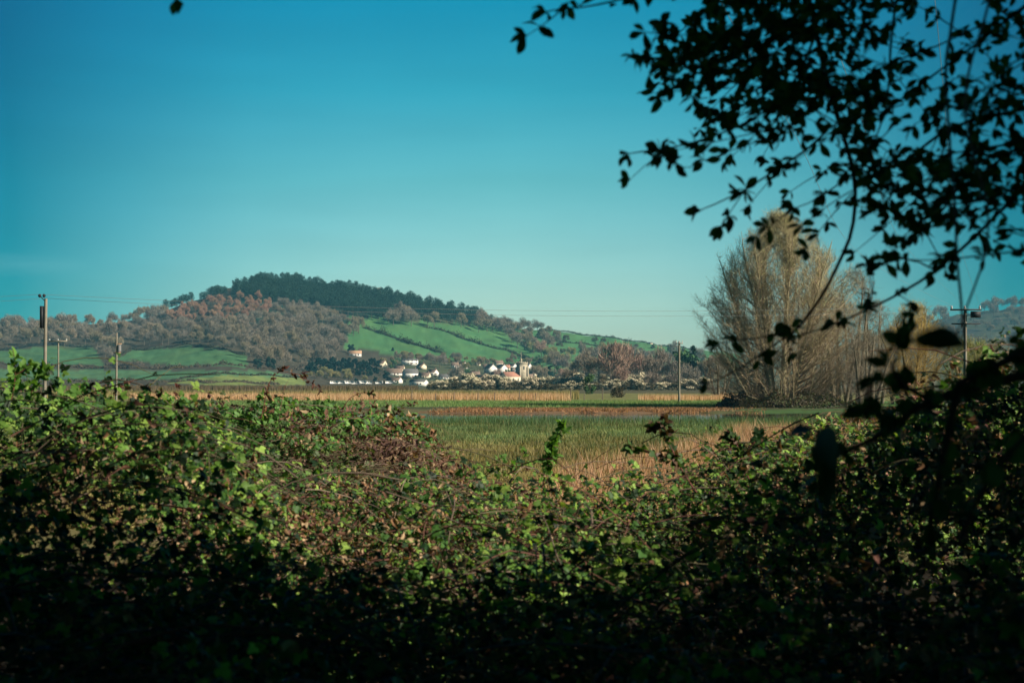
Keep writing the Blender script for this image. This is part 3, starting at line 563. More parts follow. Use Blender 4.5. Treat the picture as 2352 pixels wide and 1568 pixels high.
# church
p = gpt(1199, 877); ch = empty('village_church', (p[0], p[1], p[2]-.5), 'stone church with a square battlemented tower and red nave roof', 'church', rz=R(27)); TW = 6.4; TH = 15.2
g = Geo(); box(g, (0, 0, TH/2), (TW, TW, TH)); box(g, (0, 0, TH*.52), (TW+.3, TW+.3, .35)); box(g, (0, 0, TH-.6), (TW+.45, TW+.45, .35))
for sx_ in (-1, 1):
    for sy_ in (-1, 1): box(g, (sx_*(TW/2+.1), sy_*(TW/2+.1), TH*.42), (1.1, 1.1, TH*.84))
g.build('tower', M_stone, ch)
g = Geo()
for s in (-1, 1):
    box(g, (0, s*(TW/2+.1), TH+.35), (TW+.5, .4, .8)); box(g, (s*(TW/2+.1), 0, TH+.35), (.4, TW-.35, .8))
    for k in range(4):
        q = -TW/2+.4+k*(TW-.8)/3; box(g, (q, s*(TW/2+.1), TH+1.1), (.95, .4, .75)); box(g, (s*(TW/2+.1), q, TH+1.1), (.4, .95 if 0 < k < 3 else .5, .74))
g.build('parapet', M_stone, ch)
g = Geo(); tube(g, [(-1.6, -1.6, TH), (-1.6, -1.6, TH+2.6)], [.85, .8], 8); tube(g, [(-1.6, -1.6, TH+2.6), (-1.6, -1.6, TH+4.2)], [.95, .1], 8); g.build('stair_turret', M_stone, ch)
g = Geo(); tube(g, [(-1.6, -1.6, TH+4), (-1.6, -1.6, TH+9.2)], [.13, .09], 6); g.build('flagpole', M_cream, ch)
for x_, y_, sx2, sy2 in ((0, -TW/2-.02, 1.1, .12), (TW/2+.02, 0, .12, 1.1)):
    g = Geo(); box(g, (x_, y_, TH-3.4), (sx2, sy2, 2.4)); g.build('belfry_window', M_glass, ch)
def wing(xa, xb, dw, hw, hr, roofm, wallm, ysh=0.0):
    g = Geo(); x0, x1 = xa, xb; box(g, ((x0+x1)/2, ysh, hw/2), (x1-x0, dw, hw))
    for xx in (x0, x1): g.add([(xx, ysh-dw/2, hw), (xx, ysh+dw/2, hw), (xx, ysh, hw+hr)], [[0, 1, 2]])
    wl = g.build('nave_wall', wallm, ch); g = Geo()
    for s in (-1, 1):
        a = np.array([(x0-.2, ysh+s*(dw/2+.3), hw-.3*hr/(dw/2)), (x1+.2, ysh+s*(dw/2+.3), hw-.3*hr/(dw/2)), (x1+.2, ysh, hw+hr+.02), (x0-.2, ysh, hw+hr+.02)])
        b = a+np.array([0, 0, .2]); g.add(np.concatenate([a, b]), [[0, 1, 2, 3], [4, 5, 6, 7], [0, 1, 5, 4], [1, 2, 6, 5], [3, 0, 4, 7]])
    g.build('nave_roof', roofm, ch)
    for k in range(3):
        g = Geo(); box(g, (x0+(k+.5)*(x1-x0)/3, ysh-dw/2-.02, hw*.5), (.8, .1, hw*.5)); g.build('lancet_window', M_glass, ch)
wing(-TW/2-13, -TW/2-.02, 8, 5.2, 3.4, M_red, M_cream); wing(TW/2+.02, TW/2+6, 6, 3.6, 3.2, M_brown, M_stone)
# caravans
M_van = mat('caravan_shell', (.82, .8, .74), rough=.4, spec=.4); M_tyre = mat('rubber', (.02, .02, .02)); vans = []
def caravan(u, v, s, label, deg, first):
    p = gpt(u, v); e = empty('caravan', p, label, 'caravan', 'caravans parked in a row behind the brown reeds', R(deg))
    if first is None:
        g = Geo(); prof = [(-2.7, .5), (-2.85, 1.2), (-2.6, 2.4), (-2.2, 2.62), (2.2, 2.62), (2.6, 2.4), (2.85, 1.4), (2.6, .5)]; n = len(prof)
        V = [(x, y, z) for y in (-1.1, 1.1) for x, z in prof]
        T = [[0, k, k+1] for k in range(1, n-1)]+[[n, n+k, n+k+1] for k in range(1, n-1)]+[[k, (k+1) % n, n+(k+1) % n] for k in range(n)]+[[k, n+(k+1) % n, n+k] for k in range(n)]
        g.add(V, T); parts = [g.build('body', M_van, e)]
        for x in (-1.7, 0, 1.7): g = Geo(); box(g, (x, -1.11, 1.7), (1.0, .05, .6)); parts.append(g.build('window', M_glass, e))
        for y in (-1.0, 1.0): g = Geo(); tube(g, [(0, y-.1, .33), (0, y+.1, .33)], .33, 12); parts.append(g.build('wheel', M_tyre, e))
        g = Geo(); tube(g, [(2.6, 0, .5), (3.7, 0, .5)], .06, 5); parts.append(g.build('tow_bar', M_lead, e))
        return e, parts
    for q in first[1]: c = q.copy(); COL.objects.link(c); c.parent = e
    e.scale = (s, s, s); return e, first[1]
first = None
for u_, v_, s_, dg, lb in [(767, 882, 1, 10, 'leftmost white caravan of the row'), (784, 882.4, .95, -6, 'white caravan second from the left of the row'), (802, 881.6, 1.1, 8, 'white caravan below the tall thin mast'),
                           (818, 882.2, 1.05, -12, 'white caravan just right of the thin mast'), (832, 881.7, 1.1, 5, 'white caravan in the middle of the row'), (846, 882.3, 1, 14, 'white caravan left of the green bush'),
                           (871, 882, .9, -8, 'white caravan right of the green bush'), (894, 882, 1.0, 6, 'rightmost white caravan beside the brown roofed building')]:
    q = caravan(u_, v_, s_, lb, dg, first); first = first or q
# ------------------------------------------------------------------ poles and wires
M_pole = mat('pole_wood', (.23, .205, .16), rough=.9, noise=(2.5, .2)); M_dark = mat('dark_fitting', (.02, .022, .025), rough=.6); M_wire = mat('wire', (.25, .26, .25), rough=.5, metal=.3)
M_porc = mat('pale_insulator', (.5, .5, .48), rough=.3)
def vpole(u, v0, v1, Y, r0, r1, label, lean=0.0, name='utility_pole'):
    a = P(u, v0, Y); X_ = a[0]; z0 = float(gz(X_, Y)); top = CH+(HZ-v1)/F*Y; H = top-z0
    e = empty(name, (X_, Y, z0), label, 'utility pole'); g = Geo(); tube(g, [(0, 0, -.3), (lean*.5, 0, H*.5), (lean, 0, H)], [r0, (r0+r1)/2, r1], 10); g.build('pole', M_pole, e); return e, H
e1, H1 = vpole(102, 880, 686, 97, .12, .105, 'tall thick wooden pole at the left edge with a dark box near its top', .10)
g = Geo(); box(g, (-.17, 0, H1-1.25), (.2, .3, 1.5)); g.build('cable_box', M_dark, e1)
g = Geo(); tube(g, [(.1, 0, H1-.25), (-.25, 0, H1+.15)], .03, 5); g.build('bracket', M_dark, e1)
for dx in (-.32, -.02):
    g = Geo(); tube(g, [(dx, 0, H1+.08), (dx, 0, H1+.16), (dx, 0, H1+.24), (dx, 0, H1+.32)], [.04, .11, .11, .05], 8); g.build('insulator', M_dark, e1)
e2, H2 = vpole(134, 900, 781, 178, .12, .09, 'thin pole with a single cross arm just right of the tall thick pole')
g = Geo(); box(g, (0, -.12, H2-.12), (2.3, .1, .14)); g.build('cross_arm', M_pole, e2)
for dx in (-1.05, 0, 1.05):
    g = Geo(); tube(g, [(dx, -.12, H2-.05), (dx, -.12, H2+.18)], [.07, .05], 6); g.build('insulator', M_porc, e2)
e3, H3 = vpole(267, 885, 764, 150, .12, .09, 'slim pole carrying a small transformer in front of the left hand fields', .05)
g = Geo(); tube(g, [(.32, 0, H3-1.95), (.32, 0, H3-1.3)], .2, 10); g.build('transformer', M_lead, e3)
g = Geo(); box(g, (.2, 0, H3-1.18), (.75, .12, .1)); box(g, (.1, 0, H3-2.1), (.75, .12, .1)); g.build('bracket', M_orange, e3)
e4, H4 = vpole(1560, 925, 784, 182, .15, .12, 'lone wooden pole standing in the reeds left of the great bare tree')
g = Geo(); box(g, (0, -.15, H4-.25), (.9, .1, .12)); g.build('cross_arm', M_pole, e4)
for dx in (-.38, 0, .38):
    g = Geo(); tube(g, [(dx, -.15, H4-.2), (dx, -.15, H4+.12)], [.06, .05], 6); g.build('insulator', M_porc, e4)
e5, H5 = vpole(2217, 880, 708, 114, .15, .12, 'pole with two cross arms and switchgear at the right edge of the marsh')
g = Geo(); box(g, (0, -.18, H5-.12), (2.5, .12, .12)); g.build('cross_arm', M_dark, e5)
g = Geo(); box(g, (0, -.18, H5-1.25), (2.3, .1, .1)); g.build('cross_arm', M_dark, e5)
g = Geo(); box(g, (.8, -.1, H5-.5), (.7, .4, .5)); g.build('switchgear', M_dark, e5)
tips = []
for dx in (-1.15, -.1, 1.1):
    g = Geo(); tube(g, [(dx, -.18, H5-.1), (dx, -.18, H5+.02), (dx, -.18, H5+.2)], [.05, .09, .06], 8); g.build('insulator', M_porc, e5)
    tips.append(np.array(e5.location)+np.array([dx, -.18, H5+.2]))
def wire(a, b, sag, label, r0=.009):
    a, b = np.array(a), np.array(b); t = np.linspace(0, 1, 40)[:, None]; p = a+(b-a)*t; p[:, 2] -= 4*sag*(t*(1-t))[:, 0]
    g = Geo(); tube(g, p, r0, 4); return tag(g.build('overhead_wire', M_wire), label, 'wire')
b1 = np.array(e1.location)+np.array([-.17, 0, H1+.3])
wire(b1+[-.15, 0, 0], tips[0], .75, 'upper of two long wires from the left pole towards the right pole'); wire(b1+[.15, .3, -.25], tips[1]+[0, .5, -.35], .8, 'lower of two long wires from the left pole towards the right pole')
wire(b1+[-.15, 0, 0], P(-900, 670, 95), .5, 'upper wire running off the left edge from the tall thick pole'); wire(b1+[.15, .3, -.25], P(-900, 690, 96), .5, 'lower wire running off the left edge from the tall thick pole')
def over(tip, q, label):                         # conductors that climb over the camera to the next pole behind it
    (u1, v1, y1), (u2, v2, y2) = q; pts = [tip, P(u1, v1, y1), P(u2, v2, y2)]; e = pts[2]+(pts[2]-pts[1])*1.3
    P4 = np.array(pts+[e]); t = np.linspace(0, 3, 60); o = []
    for k in t:
        i_ = min(int(k), 2); f = k-i_; p0 = P4[max(i_-1, 0)]; p1 = P4[i_]; p2 = P4[i_+1]; p3 = P4[min(i_+2, 3)]
        o.append(.5*((2*p1)+(-p0+p2)*f+(2*p0-5*p1+4*p2-p3)*f*f+(-p0+3*p1-3*p2+p3)*f**3))
    g = Geo(); tube(g, np.array(o), .006, 4); tag(g.build('overhead_wire', M_wire), label, 'wire')
over(tips[0], ((1985, 590, 62), (1804, 269, 30)), 'leftmost thin wire slanting down the sky behind the overhanging branches')
over(tips[1], ((2077, 562, 62), (1977, 269, 30)), 'middle thin wire slanting down the sky behind the overhanging branches')
over(tips[2], ((2200, 540, 62), (2159, 119, 30)), 'steepest thin wire at the right behind the overhanging branches')
# ------------------------------------------------------------------ the great bare tree and the copse behind it
M_twig = mat('twig', attr=True, rough=.9, spec=.1, noise=(.5, .12)); M_trunk = mat('pale_bark', attr=True, rough=.95, spec=.1, noise=(4, .25))
def strips(g, A, B, wd, cols, r):
    """thin flat twigs from A to B"""
    d = B-A; n = len(A); q = np.cross(d, r.normal(size=d.shape)); q /= np.linalg.norm(q, axis=1, keepdims=True)+1e-9
    wd = np.broadcast_to(np.asarray(wd, float), (n,))[:, None]
    V = np.stack([A-q*wd/2, A+q*wd/2, B+q*wd/6, B-q*wd/6], 1).reshape(-1, 3)
    T = (np.array([[0, 1, 2], [0, 2, 3]])[None]+(np.arange(n)*4)[:, None, None]).reshape(-1, 3); g.add(V, T, np.repeat(cols, 4, 0))
def bigtree(root, H, prof, stems, nb, seed, cols, budcol=None, nsub=9, tw=.022, up=.8, base=1.6, trunkcol=(.42, .36, .22), asym=0.0):
    r = np.random.RandomState(seed); gt = Geo(); gb = Geo(); gl = Geo(); RH = [p[0] for p in prof]; RRv = [p[1] for p in prof]
    rad = lambda t: np.interp(t, RH, RRv); S = []
    for k in range(stems):
        a = k*2.4+r.uniform(-.3, .3); q = base*math.sqrt((k+.3)/stems); top = H*(1-.17*(q/base)**1.5)*r.uniform(.93, 1); lx = q*math.cos(a); ly = q*math.sin(a)
        tz = np.linspace(0, 1, 12); out = rad(.6)*.75*(q/base)
        px = lx*.7+out*math.cos(a)*tz**1.2+.15*np.cumsum(r.normal(0, .5, 12))*tz; py = ly*.7+out*math.sin(a)*tz**1.2+.15*np.cumsum(r.normal(0, .5, 12))*tz
        pts = np.stack([px, py, tz*top-.1], 1); rr = (.21 if k else .29)*(1-tz)**.8+.014; tube(gt, pts, rr, 7, col=np.array(trunkcol)*r.uniform(.6, 1.25)); S.append((pts, top))
    A_, B_, C_, W_ = [], [], [], []
    for k in range(nb):
        t = r.uniform(.03, .99)**.8
        if t < .32 and r.uniform() < .4: continue
        a = r.uniform(0, 6.283); q = rad(t)*r.uniform(.05, 1)**.6*(1+asym*math.cos(a)*(-1))*(1+.07*math.sin(a*5+t*23)+.06*math.sin(a*9-t*31)); e = np.array([q*math.cos(a), q*math.sin(a), t*H])
        best = None
        for pts, top in S:
            zs = max(.25, e[2]-(.9+.9*np.hypot(e[0], e[1]))*up*r.uniform(.5, 1.1)); zs = min(zs, top*.95)
            s = np.array([np.interp(zs, pts[:, 2], pts[:, 0]), np.interp(zs, pts[:, 2], pts[:, 1]), zs]); dd = np.hypot(*(s-e)[:2])+.4*max(0, e[2]-top)+r.uniform(0, 3.2)
            if best is None or dd < best[0]: best = (dd, s)
        s = best[1]; L_ = np.linalg.norm(e-s); m1 = s+(e-s)*.36+np.array([(e-s)[0]*.1, (e-s)[1]*.1, -.03*L_])+r.normal(0, .07*L_, 3); pts = np.array([s, m1, (m1+e)/2+r.normal(0, .07*L_, 3), e])
        tube(gb, pts, [.009+.006*L_, .007+.004*L_, .006+.002*L_, .005], 4, col=np.array(cols[r.randint(len(cols))])*r.uniform(.8, 1.2), cap=False)
        n = int(nsub*(.5+L_*.35)); tt = r.uniform(.25, 1, n); seg = np.clip((tt*3).astype(int), 0, 2); f = (tt*3-seg)[:, None]; st = pts[seg]*(1-f)+pts[seg+1]*f
        dr = (e-s)/L_*.6+r.normal(0, .6, (n, 3))+np.array([0, 0, .4]); dr /= np.linalg.norm(dr, axis=1, keepdims=True); ln = r.uniform(.25, .85, n)[:, None]; en = st+dr*ln
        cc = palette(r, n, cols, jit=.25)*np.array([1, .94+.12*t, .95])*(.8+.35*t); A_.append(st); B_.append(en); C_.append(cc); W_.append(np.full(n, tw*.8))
        for _ in range(3):
            f2 = r.uniform(.2, 1, (n, 1)); s2 = st+(en-st)*f2; d2 = dr+r.normal(0, .45, (n, 3))+np.array([0, 0, .2]); e2 = s2+d2*r.uniform(.18, .5, (n, 1)); A_.append(s2); B_.append(e2); C_.append(cc*r.uniform(.85, 1.15)); W_.append(np.full(n, tw*.62))
            if budcol is not None:
                kk = r.uniform(size=n) < np.clip((e2[:, 2]/H-.25)*1.2, .08, .75); kk &= r.uniform(size=n) < budcol[1]
                stamp(gl, QUAD[0], QUAD[1], e2[kk], r.normal(size=(kk.sum(), 3)), r.uniform(.05, .1, kk.sum()), palette(r, kk.sum(), budcol[0]), r)
    strips(gb, np.concatenate(A_), np.concatenate(B_), np.concatenate(W_), np.concatenate(C_), r)
    res = [gt.build('trunk', M_trunk, root), gb.build('twigs', M_twig, root)]
    if budcol is not None: res.append(gl.build('buds', M_twig, root))
    return res
p = P(1790, 930, 150)
bt = empty('great_bare_tree', (p[0], p[1], gz(p[0], p[1])-.05), 'huge many stemmed bare tree with greenish twig tips at the right of the pond', 'tree')
PROF = [(0, 3.4), (.06, 6.4), (.15, 8.0), (.3, 9.0), (.5, 8.7), (.68, 7.6), (.78, 6.3), (.86, 4.6), (.92, 3.0), (.97, 1.5), (1, .4)]
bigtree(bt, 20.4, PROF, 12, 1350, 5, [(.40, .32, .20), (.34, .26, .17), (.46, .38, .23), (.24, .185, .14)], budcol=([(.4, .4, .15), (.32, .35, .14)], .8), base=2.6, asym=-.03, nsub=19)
p = P(1965, 925, 165)
b2 = empty('slender_bare_tree', (p[0], p[1], gz(p[0], p[1])), 'slender grey bare tree with a nest, just right of the great bare tree', 'tree')
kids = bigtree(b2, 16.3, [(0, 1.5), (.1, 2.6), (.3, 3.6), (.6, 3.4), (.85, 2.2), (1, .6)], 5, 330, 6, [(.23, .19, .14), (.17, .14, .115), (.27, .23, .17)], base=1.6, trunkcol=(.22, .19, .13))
g = Geo(); r = np.random.RandomState(3); q = r.normal(0, .22, (60, 3))+[1.1, 0, 12.6]; strips(g, q, q+r.normal(0, .2, q.shape), .05, np.tile([[.1, .06, .05]], (60, 1)), r); g.build('nest', M_twig, b2)
def thicket_tree(u, v, Y, s, sx, label, rz):
    p = P(u, v, Y); e = empty('thicket_tree', (p[0], p[1], gz(p[0], p[1])-.1), label, 'tree', rz=rz); e.scale = (s*sx, s*sx, s)
    for o in kids: c = o.copy(); COL.objects.link(c); c.parent = e
for a in [(1925, 930, 158, .76, 1.4, 'low grey bare tree between the great bare tree and the slender one', 1.0), (2010, 925, 175, .80, 1.4, 'bare tree filling the gap below the slender bare tree', 2.2), (2065, 925, 168, .62, 1.5, 'grey bare tree left of the yellow willow', 4.0),
          (1990, 930, 145, .5, 1.9, 'low spreading bare bush in front of the slender bare tree', 5.0), (1880, 928, 172, .55, 1.6, 'bare bush behind the right foot of the great bare tree', .3), (2290, 905, 200, .55, 1.8, 'grey bare tree behind the pole with two cross arms', 3.1),
          (1652, 905, 215, .45, 1.9, 'low grey bare tree at the left foot of the great bare tree', 3.7)]: thicket_tree(*a)
def willow(u, v, Y, H, prof, label, seed, cols, bud):
    p = P(u, v, Y); e = empty('golden_willow', (p[0], p[1], gz(p[0], p[1])), label, 'tree'); bigtree(e, H, prof, 5, 420, seed, cols, budcol=bud, base=1.6, trunkcol=(.2, .16, .08))
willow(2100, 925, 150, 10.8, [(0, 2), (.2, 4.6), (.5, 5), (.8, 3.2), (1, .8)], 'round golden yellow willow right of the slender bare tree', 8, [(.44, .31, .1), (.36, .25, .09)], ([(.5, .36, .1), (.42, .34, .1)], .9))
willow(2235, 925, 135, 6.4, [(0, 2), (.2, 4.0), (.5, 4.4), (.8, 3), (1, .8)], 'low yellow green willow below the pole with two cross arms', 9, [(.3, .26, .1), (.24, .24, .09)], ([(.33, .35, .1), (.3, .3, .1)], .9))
# dark scrub at the foot of the great tree and the green bramble bank right of the pond
def mound(name, label, cx, cy, sx, sy, h, n, cols, size, seed, cat='bush', mats=None, kind=None, tris=QUAD):
    r = np.random.RandomState(seed); g = Geo(); X = cx+r.uniform(-1, 1, n)*sx; Y = cy+r.uniform(-1, 1, n)*sy; q = np.clip(1-((X-cx)/sx)**2-((Y-cy)/sy)**2, 0, 1)**.5
    z = gz(X, Y)+h*q*(.75+.35*wobble(X, Y, sx*.6, seed))*r.uniform(.0, 1, n)**.3
    nr = np.stack([(X-cx)/sx, (Y-cy)/sy, np.full(n, .8)], 1)+r.normal(0, .55, (n, 3)); stamp(g, tris[0], tris[1], np.stack([X, Y, z], 1), nr, r.uniform(*size, n), palette(r, n, cols, jit=.35), r)
    return tag(g.build(name, M_leaf if mats is None else mats), label, cat, kind=kind)
# ------------------------------------------------------------------ foreground: leaves, bramble thickets, overhanging tree
M_leaf = mat('bramble_leaf', attr=True, rough=.5, spec=.22, trans=.38); M_stem = mat('bramble_cane', attr=True, rough=.7, spec=.2)
M_dead = mat('dry_leaf', attr=True, rough=.8, spec=.1, trans=.2); M_over = mat('overhanging_leaf', attr=True, rough=.55, spec=.15, trans=.22)
def leaf_tpl(w0=.30, fold=.22, curl=-.18, teeth=.12, pts=7, pk=.75):
    """one ovate leaf folded along the midrib: x from stalk to tip"""
    xs = np.linspace(0, 1, pts); wd = w0*np.sin(math.pi*xs**pk)**.8; wd[0] = 0.01; wd[-1] = 0.005; V = []
    for k, (x, q) in enumerate(zip(xs, wd)):
        z = curl*x*x; s = 1+(teeth if k % 2 else -teeth); V += [(x, 0, z), (x-.03, q*s, z+fold*q), (x-.03, -q*s, z+fold*q)]
    T = []
    for k in range(pts-1):
        a, b = 3*k, 3*k+3; T += [[a, b, a+1], [a+1, b, b+1], [a, a+2, b], [a+2, b+2, b]]
    return np.array(V), np.array(T)
def compound(tpl, stalk=.35):
    V0, T0 = tpl; V, T = [], []; k = 0
    for ang, sc, off in ((0, 1.0, stalk), (72, .82, stalk*.7), (-70, .8, stalk*.7)):
        c, s = math.cos(R(ang)), math.sin(R(ang)); W_ = V0*sc; V.append(np.stack([W_[:, 0]*c-W_[:, 1]*s+off, W_[:, 0]*s+W_[:, 1]*c, W_[:, 2]-(.08 if ang else 0)], 1)); T.append(T0+k); k += len(V0)
    V.append(np.array([[0, -.012, -.02], [stalk, -.01, 0], [stalk, .01, 0], [0, .012, -.02]])); T.append(np.array([[0, 1, 2], [0, 2, 3]])+k)
    return np.concatenate(V), np.concatenate(T)
BR5 = compound(leaf_tpl(.36, pts=5, teeth=.08)); BR4 = compound(leaf_tpl(.38, pts=4, teeth=.05)); DEADL = leaf_tpl(.26, fold=.8, curl=-.5, pts=5); OBO = leaf_tpl(.255, fold=.3, curl=-.25, teeth=.0, pts=7, pk=1.35)
UT = [-900, 0, 180, 420, 500, 560, 640, 760, 900, 1020, 1150, 1270, 1350, 1500, 1600, 1640, 1720, 1850, 1960, 2010, 2060, 2200, 2352, 2700, 3600]
VT = [835, 836, 856, 884, 936, 990, 1045, 1080, 1075, 1080, 1085, 1090, 1108, 1112, 1075, 1035, 1000, 985, 985, 915, 850, 820, 800, 700, 620]
YT = [8.5, 7.2, 7.2, 7.2, 7.4, 7.4, 7.6, 8.2, 9, 9.5, 9.5, 9.5, 9.3, 9, 8.8, 8.5, 8.2, 8.0, 7.6, 7.0, 6.8, 6.6, 6.5, 6.6, 7.5]
YN, ZN = 2.2, 1.98
def zfore(X, Y):
    """height of the bramble canopy"""
    u = CX+F*X/np.maximum(Y, 1.5); yt = np.interp(u, UT, YT); zt = CH+(HZ-np.interp(u, UT, VT))/F*yt; t = np.clip((Y-YN)/(yt-YN), 0, 1.0)
    z = ZN+(zt-ZN)*t**1.15-.25*np.clip(YN-Y, 0, 2)-1.3*np.clip(Y-yt, 0, 2)
    return z+.25*wobble(X, Y, 1.05, 71)*np.clip(1.3-t*.6, .6, 1)+.11*wobble(X, Y, .36, 72)-.08, t, yt, u
def thicket(name, label, zf, X, Y, r, dens_dead, cols, wts, size, deadcols, depth=.12, tpl=BR5, up=.7, stems=0, stemcol=((.13, .06, .045), (.1, .09, .05), (.16, .12, .09)), stemlen=(.25, .9), nrm_j=.5, srad=(.0012, .0034)):
    z = zf(X, Y); dz = r.exponential(depth, len(X)); dz = np.where(r.uniform(size=len(X)) < .22, r.uniform(.15, .75, len(X)), dz); dead = r.uniform(size=len(X)) < dens_dead*(1+2.4*wobble(X, Y, 2.2, 74))+.25*np.clip(dz-.1, 0, 1)
    pos = np.stack([X, Y, z-dz], 1); g1 = Geo(); g2 = Geo(); g3 = Geo(); k = ~dead
    nr = np.array([.25, -.35, up])+r.normal(0, nrm_j, (len(X), 3)); c = palette(r, len(X), cols, wts, .3)
    pn = wobble(X, Y, 1.6, 73); c = c*(1+.22*pn[:, None]); sz = r.uniform(*size, len(X))*np.exp(.35*r.normal(size=len(X)))*(1+.35*wobble(X, Y, 1.2, 75)); sz = np.minimum(sz, .042*np.clip(Y/5, .6, 1))
    stamp(g1, tpl[0], tpl[1], pos[k], nr[k], sz[k], c[k], r)
    stamp(g2, DEADL[0], DEADL[1], pos[dead], r.normal(size=(dead.sum(), 3)), r.uniform(size[0]*.7, size[1]*1.5, dead.sum()), palette(r, dead.sum(), deadcols, jit=.35), r)
    for q in range(stems):
        i = r.randint(len(X)); ln = r.uniform(*stemlen); a = r.uniform(0, 6.283); t = np.linspace(0, 1, 7)[:, None]; h = r.uniform(.02, .22)*ln
        d = np.array([math.cos(a), math.sin(a), r.normal(.05, .25)]); st = np.array([X[i], Y[i], z[i]-r.uniform(.02, .3)]); pts = st+d*ln*(t-.5)+np.array([0, 0, 1])*h*4*t*(1-t)+r.normal(0, .012*ln, (7, 3)).cumsum(0)*.6
        r0 = r.uniform(*srad); tube(g3, pts, [r0, r0, r0*.95, r0*.9, r0*.8, r0*.6, r0*.4], 4, col=np.array(stemcol[r.randint(len(stemcol))])*r.uniform(.7, 1.3), cap=False)
    e = empty(name, (float(X.mean()), float(Y.mean()), .9), label, 'brambles'); e['kind'] = 'stuff'
    off = np.array(e.location)
    for g, nm, m in ((g1, 'leaves', M_leaf), (g2, 'dead_leaves', M_dead), (g3, 'canes', M_stem)):
        if g.n:
            g.V = [v_-off for v_ in g.V]; g.build(nm, m, e)
    return e
GREENS = [(.055, .135, .03), (.13, .25, .045), (.022, .055, .022), (.28, .42, .09), (.015, .034, .018)]
DEADC = [(.24, .13, .07), (.32, .2, .11), (.14, .075, .05), (.42, .3, .18), (.1, .05, .04)]
r = np.random.RandomState(21)
n = 150000; Yq = np.sqrt(r.uniform(0, 1, n)*(10.2**2-1.7**2)+1.7**2); Xq = r.uniform(-.56, .60, n)*(Yq+.8)
n2 = 34000; Y2 = r.uniform(1.5, 3.7, n2); X2 = r.uniform(-.56, .62, n2)*(Y2+.6); Xq = np.concatenate([Xq, X2]); Yq = np.concatenate([Yq, Y2])
zt_, tq, ytq, uq = zfore(Xq, Yq); kk = (Yq < ytq+.35); Xq, Yq, tq, uq, ytq = Xq[kk], Yq[kk], tq[kk], uq[kk], ytq[kk]
zf = lambda X, Y: zfore(X, Y)[0]
print('fore leaves', len(Xq))
uj = uq+r.normal(0, 70, len(uq)); lf = uj < 620; rt = uj > 1930; md = ~lf & ~rt
thicket('bramble_thicket', 'leafy green bramble mound filling the left foreground', zf, Xq[lf], Yq[lf], r, .28, GREENS, [3, 3, 3, 1.6, 1], (.013, .028), DEADC, stems=900, tpl=BR4)
thicket('bramble_thicket', 'dappled bramble and ivy tangle across the middle foreground', zf, Xq[md], Yq[md], r, .30, GREENS, [3, 3, 3, 1.6, 1], (.0125, .027), DEADC, stems=1300, depth=.15, tpl=BR4)
thicket('bramble_thicket', 'tall shadowy bramble thicket at the right edge', zf, Xq[rt], Yq[rt], r, .34, GREENS, [3, 2, 3, 1, 2], (.014, .030), DEADC+[(.5, .25, .2)], stems=700, depth=.14, tpl=BR4)
# second bramble mass behind the left mound, browner
UB = [380, 470, 540, 600, 650, 700, 760, 850, 950, 1000, 1040, 1100]; VB = [945, 912, 908, 888, 876, 888, 903, 912, 922, 970, 1035, 1088]
def zback(X, Y):
    u = CX+F*X/Y; yt = 12.2; zt = CH+(HZ-np.interp(u, UB, VB))/F*yt; t = np.clip((Y-9.2)/(yt-9.2), 0, 1)
    return 1.55+(zt-1.55)*t**.8-1.1*np.clip(Y-yt, 0, 2)+.1*wobble(X, Y, 1.0, 81)+.05*wobble(X, Y, .35, 82)-.06
n = 17000; Yb_ = r.uniform(9.0, 12.9, n); ub = r.uniform(380, 1110, n); Xb_ = (ub-CX)/F*Yb_
gn = (wobble(Xb_, Yb_, 1.3, 83)+(Yb_-11)*.25) > .1
thicket('bramble_thicket', 'brown twiggy bramble mass behind the left mound', zback, Xb_[~gn], Yb_[~gn], r, .62, [(.06, .09, .035), (.1, .14, .05), (.09, .06, .04)], None, (.026, .045), [(.2, .12, .08), (.13, .075, .055), (.28, .19, .12), (.09, .05, .045)], stems=2300, depth=.12, tpl=BR4, stemlen=(.12, .5), srad=(.0008, .002), stemcol=((.2, .13, .1), (.26, .2, .15), (.13, .07, .06)), nrm_j=.8)
thicket('bramble_thicket', 'fresh green bramble growth on top of the brown twiggy mass', zback, Xb_[gn], Yb_[gn], r, .15, [(.1, .22, .05), (.14, .28, .06), (.06, .13, .04)], None, (.03, .05), DEADC, stems=120, depth=.09, tpl=BR4)
# third mass, right of the reeds
def zright(X, Y):
    u = CX+F*X/Y; yt = 12.5; v = np.interp(u, [1620, 1680, 1760, 1850, 1960, 2100, 2400], [1075, 1000, 970, 955, 940, 900, 870]); zt = CH+(HZ-v)/F*yt; t = np.clip((Y-8.6)/(yt-8.6), 0, 1)
    return 1.6+(zt-1.6)*t**.8-1.0*np.clip(Y-yt, 0, 2)+.1*wobble(X, Y, 1.0, 91)+.05*wobble(X, Y, .3, 92)-.06
n = 13000; Yb_ = r.uniform(8.4, 13.1, n); ub = r.uniform(1630, 2450, n); Xb_ = (ub-CX)/F*Yb_
thicket('bramble_thicket', 'sunlit bramble bank between the near reeds and the dark right thicket', zright, Xb_, Yb_, r, .3, GREENS, [2, 3, 2, 2, 1], (.028, .046), DEADC, stems=350, depth=.1, tpl=BR4)
mound('ivy_bank', 'low grey green ivy bank below the great bare tree', 11.2, 44, 5.2, 5, 1.35, 16000, [(.08, .12, .05), (.05, .08, .035), (.12, .15, .07), (.1, .07, .05)], (.05, .11), 61)
mound('dark_scrub', 'dark leafless scrub at the left foot of the great bare tree', *P(1715, 930, 150)[:2], 3.2, 2.5, 2.0, 3500, [(.06, .045, .035), (.045, .04, .03), (.1, .08, .06)], (.1, .3), 62)
